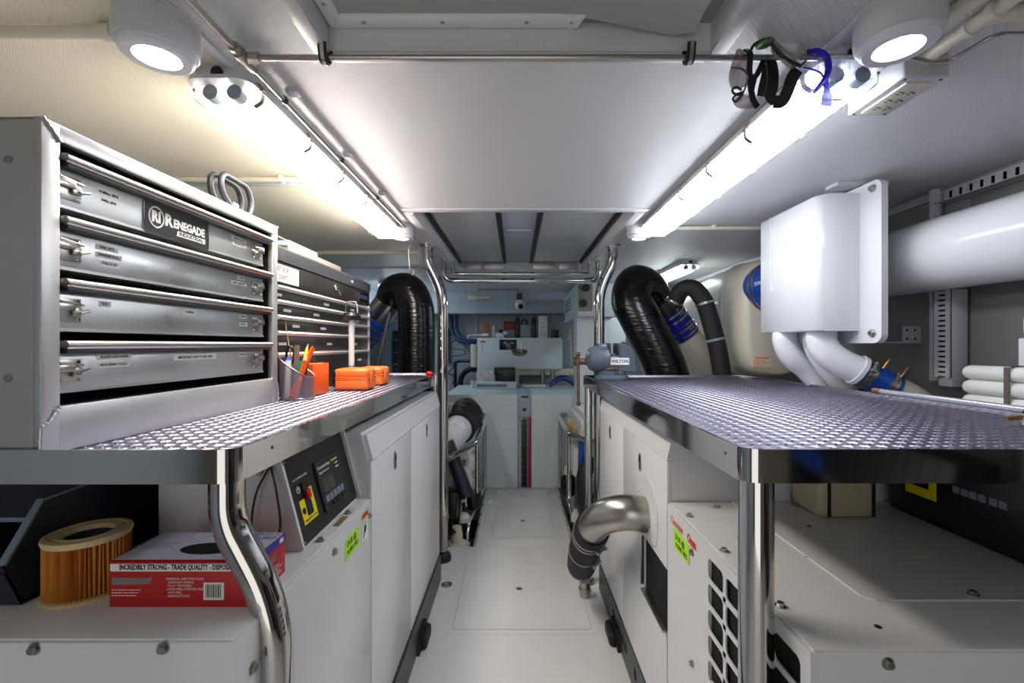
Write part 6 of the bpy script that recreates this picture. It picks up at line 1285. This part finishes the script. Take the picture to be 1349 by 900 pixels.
# left wall cables
t = thing('membrane_tube', 'cream vertical filter tube mounted left of the aft white cabinet', 'filter tube', (-0.47, 4.95, 0.97))
b = MB(); b.tube([(-0.462, 4.95, 0.985), (-0.462, 4.95, 1.235)], 0.030, 20); b.tube([(-0.462, 4.95, 1.15), (-0.462, 4.95, 1.17)], 0.034, 20); b.build('tube', IVORY, t)
b = MB(); b.tube([(-0.462, 4.95, 0.95), (-0.462, 4.95, 0.985)], 0.034, 20); b.tube([(-0.462, 4.95, 1.235), (-0.462, 4.95, 1.26)], 0.032, 20); b.build('end_cap', BLACK, t)
for i, (pts, r, m, lb) in enumerate((
  ([(-0.74, 5.2, 1.60), (-0.735, 5.2, 1.42), (-0.68, 5.15, 1.30), (-0.56, 5.1, 1.255), (-0.46, 4.98, 1.25)], 0.022, mat('dark_blue_hose', (24, 44, 92), 0.4), 'dark blue hose sweeping down the aft wall, outer of the pair'),
  ([(-0.68, 5.2, 1.60), (-0.675, 5.2, 1.43), (-0.63, 5.15, 1.33), (-0.55, 5.1, 1.28), (-0.44, 5.0, 1.27)], 0.018, mat('dark_blue_hose', (24, 44, 92), 0.4), 'dark blue hose sweeping down the aft wall, inner of the pair'),
  ([(-0.44, 4.98, 0.96), (-0.52, 5.0, 0.955), (-0.60, 5.05, 0.88), (-0.62, 5.05, 0.78), (-0.62, 5.05, 0.6)], 0.030, RUBBER, 'thick black hose bending down beside the cream filter tube'),
  ([(-0.68, 5.1, 0.6), (-0.68, 5.1, 0.98), (-0.66, 5.1, 1.04), (-0.52, 5.05, 1.045)], 0.017, BLACK, 'thin black pipe rising then turning right at the aft wall'),
  ([(-0.76, 5.25, 1.37), (-0.70, 5.24, 1.33), (-0.70, 5.24, 1.28), (-0.77, 5.25, 1.24)], 0.005, BLACK, 'fine black cable loop high on the aft wall at left'),
  ([(-0.78, 5.25, 1.18), (-0.62, 5.24, 1.17), (-0.58, 5.24, 1.13), (-0.64, 5.24, 1.10), (-0.76, 5.25, 1.10)], 0.005, mat('dark_blue_hose', (24, 44, 92), 0.4), 'fine blue cable loop midway down the aft wall at left'),
  ([(-0.77, 5.25, 1.08), (-0.72, 5.24, 0.98), (-0.78, 5.24, 0.90), (-0.70, 5.24, 0.86), (-0.74, 5.25, 0.76)], 0.006, BLACK, 'fine black cable wandering low on the aft wall at left'))):
    b = MB(); b.tube(spline(pts, 8), r, 14); single('cable' if r < 0.01 else 'hose', b, m, lb, 'cable' if r < 0.01 else 'hose')
t = thing('cable_terminal', 'tall black terminal strip at the left of the aft wall', 'terminal strip', (-0.79, 5.25, 1.0))
b = MB(); b.box((-0.80, 5.25, 1.02), (-0.775, 5.29, 1.42), 0.004); b.build('strip', BLACK, t)
for z in (1.36, 1.30, 1.24, 1.14, 1.08):
    b = MB(); b.tube([(-0.775, 5.25, z), (-0.74, 5.245, z-0.01)], 0.006, 8); b.build('plug', DARK, t)
b = MB(); b.tube([(-0.46, 5.27, 1.575), (-0.46, 5.27, 0.8)], 0.007, 10); single('wall_conduit', b, IVORY, 'thin white conduit down the aft wall, passing behind the cream filter tube', 'conduit')
b = MB(); b.tube(fillet([(-0.54, 5.1, 1.26), (-0.54, 5.1, 1.335), (-0.24, 5.1, 1.335)], 0.04), 0.009, 10); single('white_tube', b, FRP, 'thin white tube along the top left of the aft white cabinet', 'tube')
b = MB(); b.tube(fillet([(0.50, 5.0, 1.27), (0.58, 5.0, 1.28), (0.60, 5.0, 1.40), (0.60, 5.0, 1.0)], 0.03), 0.010, 10); single('wall_conduit', b, IVORY, 'cream conduit at the right end of the aft white cabinet', 'conduit')
# camera, ceiling conduits near the beam
t = thing('security_camera', 'white dome camera hanging from a brown box at the aft ceiling beam', 'camera', (0.04, 4.75, 1.5))
b = MB(); b.box((0.005, 4.86, 1.66), (0.065, 4.948, 1.78), 0.004); b.build('mount', mat('brown_box', (70, 56, 48), 0.5), t)
b = MB(); b.ball((0.045, 4.86, 1.655), (0.062, 0.062, 0.055)); b.tube([(0.045, 4.87, 1.66), (0.045, 4.87, 1.70)], 0.055, 24); b.build('housing', FRP, t)
b = MB(); b.ball((0.045, 4.815, 1.635), (0.030, 0.030, 0.030)); b.build('lens', BLACK, t)
b = MB(); b.tube([(-0.38, 4.6, 1.785), (0.02, 4.6, 1.785)], 0.009, 10); single('ceiling_conduit', b, mat('grey_conduit', (120, 128, 134), 0.4), 'dark grey conduit crossing the aft ceiling toward the dome camera', 'conduit')
t = thing('limit_switch', 'white junction box with a short conduit under the aft ceiling at left', 'junction box', (-0.5, 4.7, 1.70))
b = MB(); b.box((-0.52, 4.88, 1.71), (-0.42, 4.948, 1.76), 0.006); b.build('box', IVORY, t); b = MB(); b.tube([(-0.42, 4.92, 1.735), (-0.28, 4.92, 1.735)], 0.016, 12); b.build('conduit', IVORY, t)
# AC unit and white pillar at right
t = thing('air_handler', 'white air conditioning unit with slotted grille under the aft ceiling at right', 'air conditioner', (0.6, 4.2, 1.45))
b = MB(); b.box((0.50, 3.70, 1.455), (0.80, 4.76, 1.73), 0.006); b.build('case', mat('pale_blue_enamel', (196, 208, 210), 0.35), t)
b = MB()
for i in range(4):
    for j in range(4): b.box((0.4985, 4.62-i*0.115, 1.66-j*0.032), (0.5005, 4.54-i*0.115, 1.648-j*0.032))
b.build('grille_slots', VOID, t)
b = MB(); b.box((0.505, 3.697, 1.50), (0.62, 3.701, 1.725)); ep = b.build('end_panel', mat('warm_grey_panel', (130, 128, 124), 0.5), t)
for x, z in ((0.565, 1.69), (0.543, 1.565)):
    b = MB(); b.tube([(x, 3.697, z), (x, 3.68, z)], 0.032, 24); b.build('grommet', BLACK, ep)
b = MB(); b.box((0.497, 4.70, 1.49), (0.502, 4.74, 1.535), 0.001); b.build('plug', BLACK, t)
b = MB(); b.box((0.50, 3.74, -0.3), (0.90, 3.95, 1.455), 0.004); single('utility_column', b, WH, 'white boxed column below the air conditioning unit', 'column')
b = MB(); b.tube([(0.69, 3.72, 1.40), (0.69, 3.735, 1.40)], 0.01, 10); b.bm.free()
# left side: locker behind the left hose, gas strut
b = MB(); b.box((-1.45, 3.45, -0.3), (-0.98, 3.95, 1.42), 0.006); single('side_locker', b, mat('pale_teal_paint', (120, 142, 152), 0.45), 'blue-grey side locker seen left of the upright black hose', 'locker')
t = thing('equipment_rack', 'dark equipment rack with shelves between the side locker and upright black hose', 'rack', (-0.82, 3.6, 0.8))
b = MB(); b.box((-0.975, 3.60, 0.74), (-0.70, 3.90, 1.34), 0.004); b.build('cabinet', DARK, t)
for z in (0.95, 1.07, 1.16, 1.26):
    b = MB(); b.box((-0.975, 3.57, z), (-0.70, 3.6, z+0.012), 0.001); b.build('shelf', GREYP, t)
b = MB(); b.tube([(-0.75, 2.70, 1.42), (-0.80, 2.66, 1.15), (-0.84, 2.64, 1.06)], 0.008, 12); b.tube([(-0.79, 2.665, 1.18), (-0.85, 2.635, 1.00)], 0.012, 12); single('gas_strut', b, DARK, 'thin dark strut slanting beside the left exhaust hose', 'strut')

# ---- storage rack on the right wall beside the viewer (mirrored in the polished right bench rim)
t = thing('bin_rack', 'rack of black and blue parts bins, seen mirrored in the right bench rim', 'rack', (1.45, -0.6, 0))
b = MB(); b.box((1.50, -1.28, 0.0), (1.555, 0.0, 1.2), 0.002); b.box((1.30, -1.28, 0.585), (1.50, 0.0, 0.60), 0.002); b.box((1.30, -1.28, 0.0), (1.50, -1.26, 1.0), 0.002); b.build('frame', mat('dark_rack', (40, 42, 46), 0.5), t)
for i in range(11):
    y = -0.03-i*0.075
    b = MB(); b.prism([(1.49, 0.602), (1.30, 0.602), (1.285, 0.70), (1.33, 0.86), (1.49, 0.86)], F((0, y, 0), (1, 0, 0), ZUP), 0.066); q_ = b.build('bin', BLACK, t)
    b = MB(); b.box((1.298, y-0.05, 0.606), (1.2985, y-0.02, 0.613)); b.build('bin_label', PAPER, q_)
for i in range(4):
    y = -0.87-i*0.10
    b = MB(); b.box((1.31, y-0.09, 0.602), (1.49, y, 0.70), 0.004); b.box((1.33, y-0.09, 0.76), (1.49, y, 0.81), 0.004); b.build('bin', BLUE, t)

# ---- shared groups for things of one kind
GROUPS = {'fluorescent_light': 'fluorescent ceiling lights', 'downlight': 'round downlights in the ceiling', 'workbench': 'steel benches on both sides', 'generator': 'white generators under the benches',
 'ceiling_conduit': 'conduits on the ceiling', 'floor_hatch': 'white hatches in the walkway', 'grab_post': 'polished grab posts', 'hand_rail': 'handrails by the engines', 'toe_rail': 'edge strips of the aft walkway',
 'exhaust_hose': 'black wrapped exhaust hoses', 'pencil': 'pencils in the mesh cup', 'carpenter_pencil': 'carpenter pencils in the mesh cup', 'marker': 'marker pens in the mesh cup', 'hard_case': 'orange hard cases on the left bench',
 'drain_pipe': 'white pipes under the vent box', 'safety_glasses': 'safety glasses on the ceiling pipe', 'strap': 'straps round the white rolls', 'engine': 'engines in the aft compartment', 'riser_pipe': 'short grey pipes under the aft cabinet', 'ceiling_hatch': 'overhead hatches'}
for o in bpy.data.objects:
    if o.parent is None and 'label' in o and 'group' not in o:
        k = o.name.split('.')[0]
        if k in GROUPS: o['group'] = GROUPS[k]
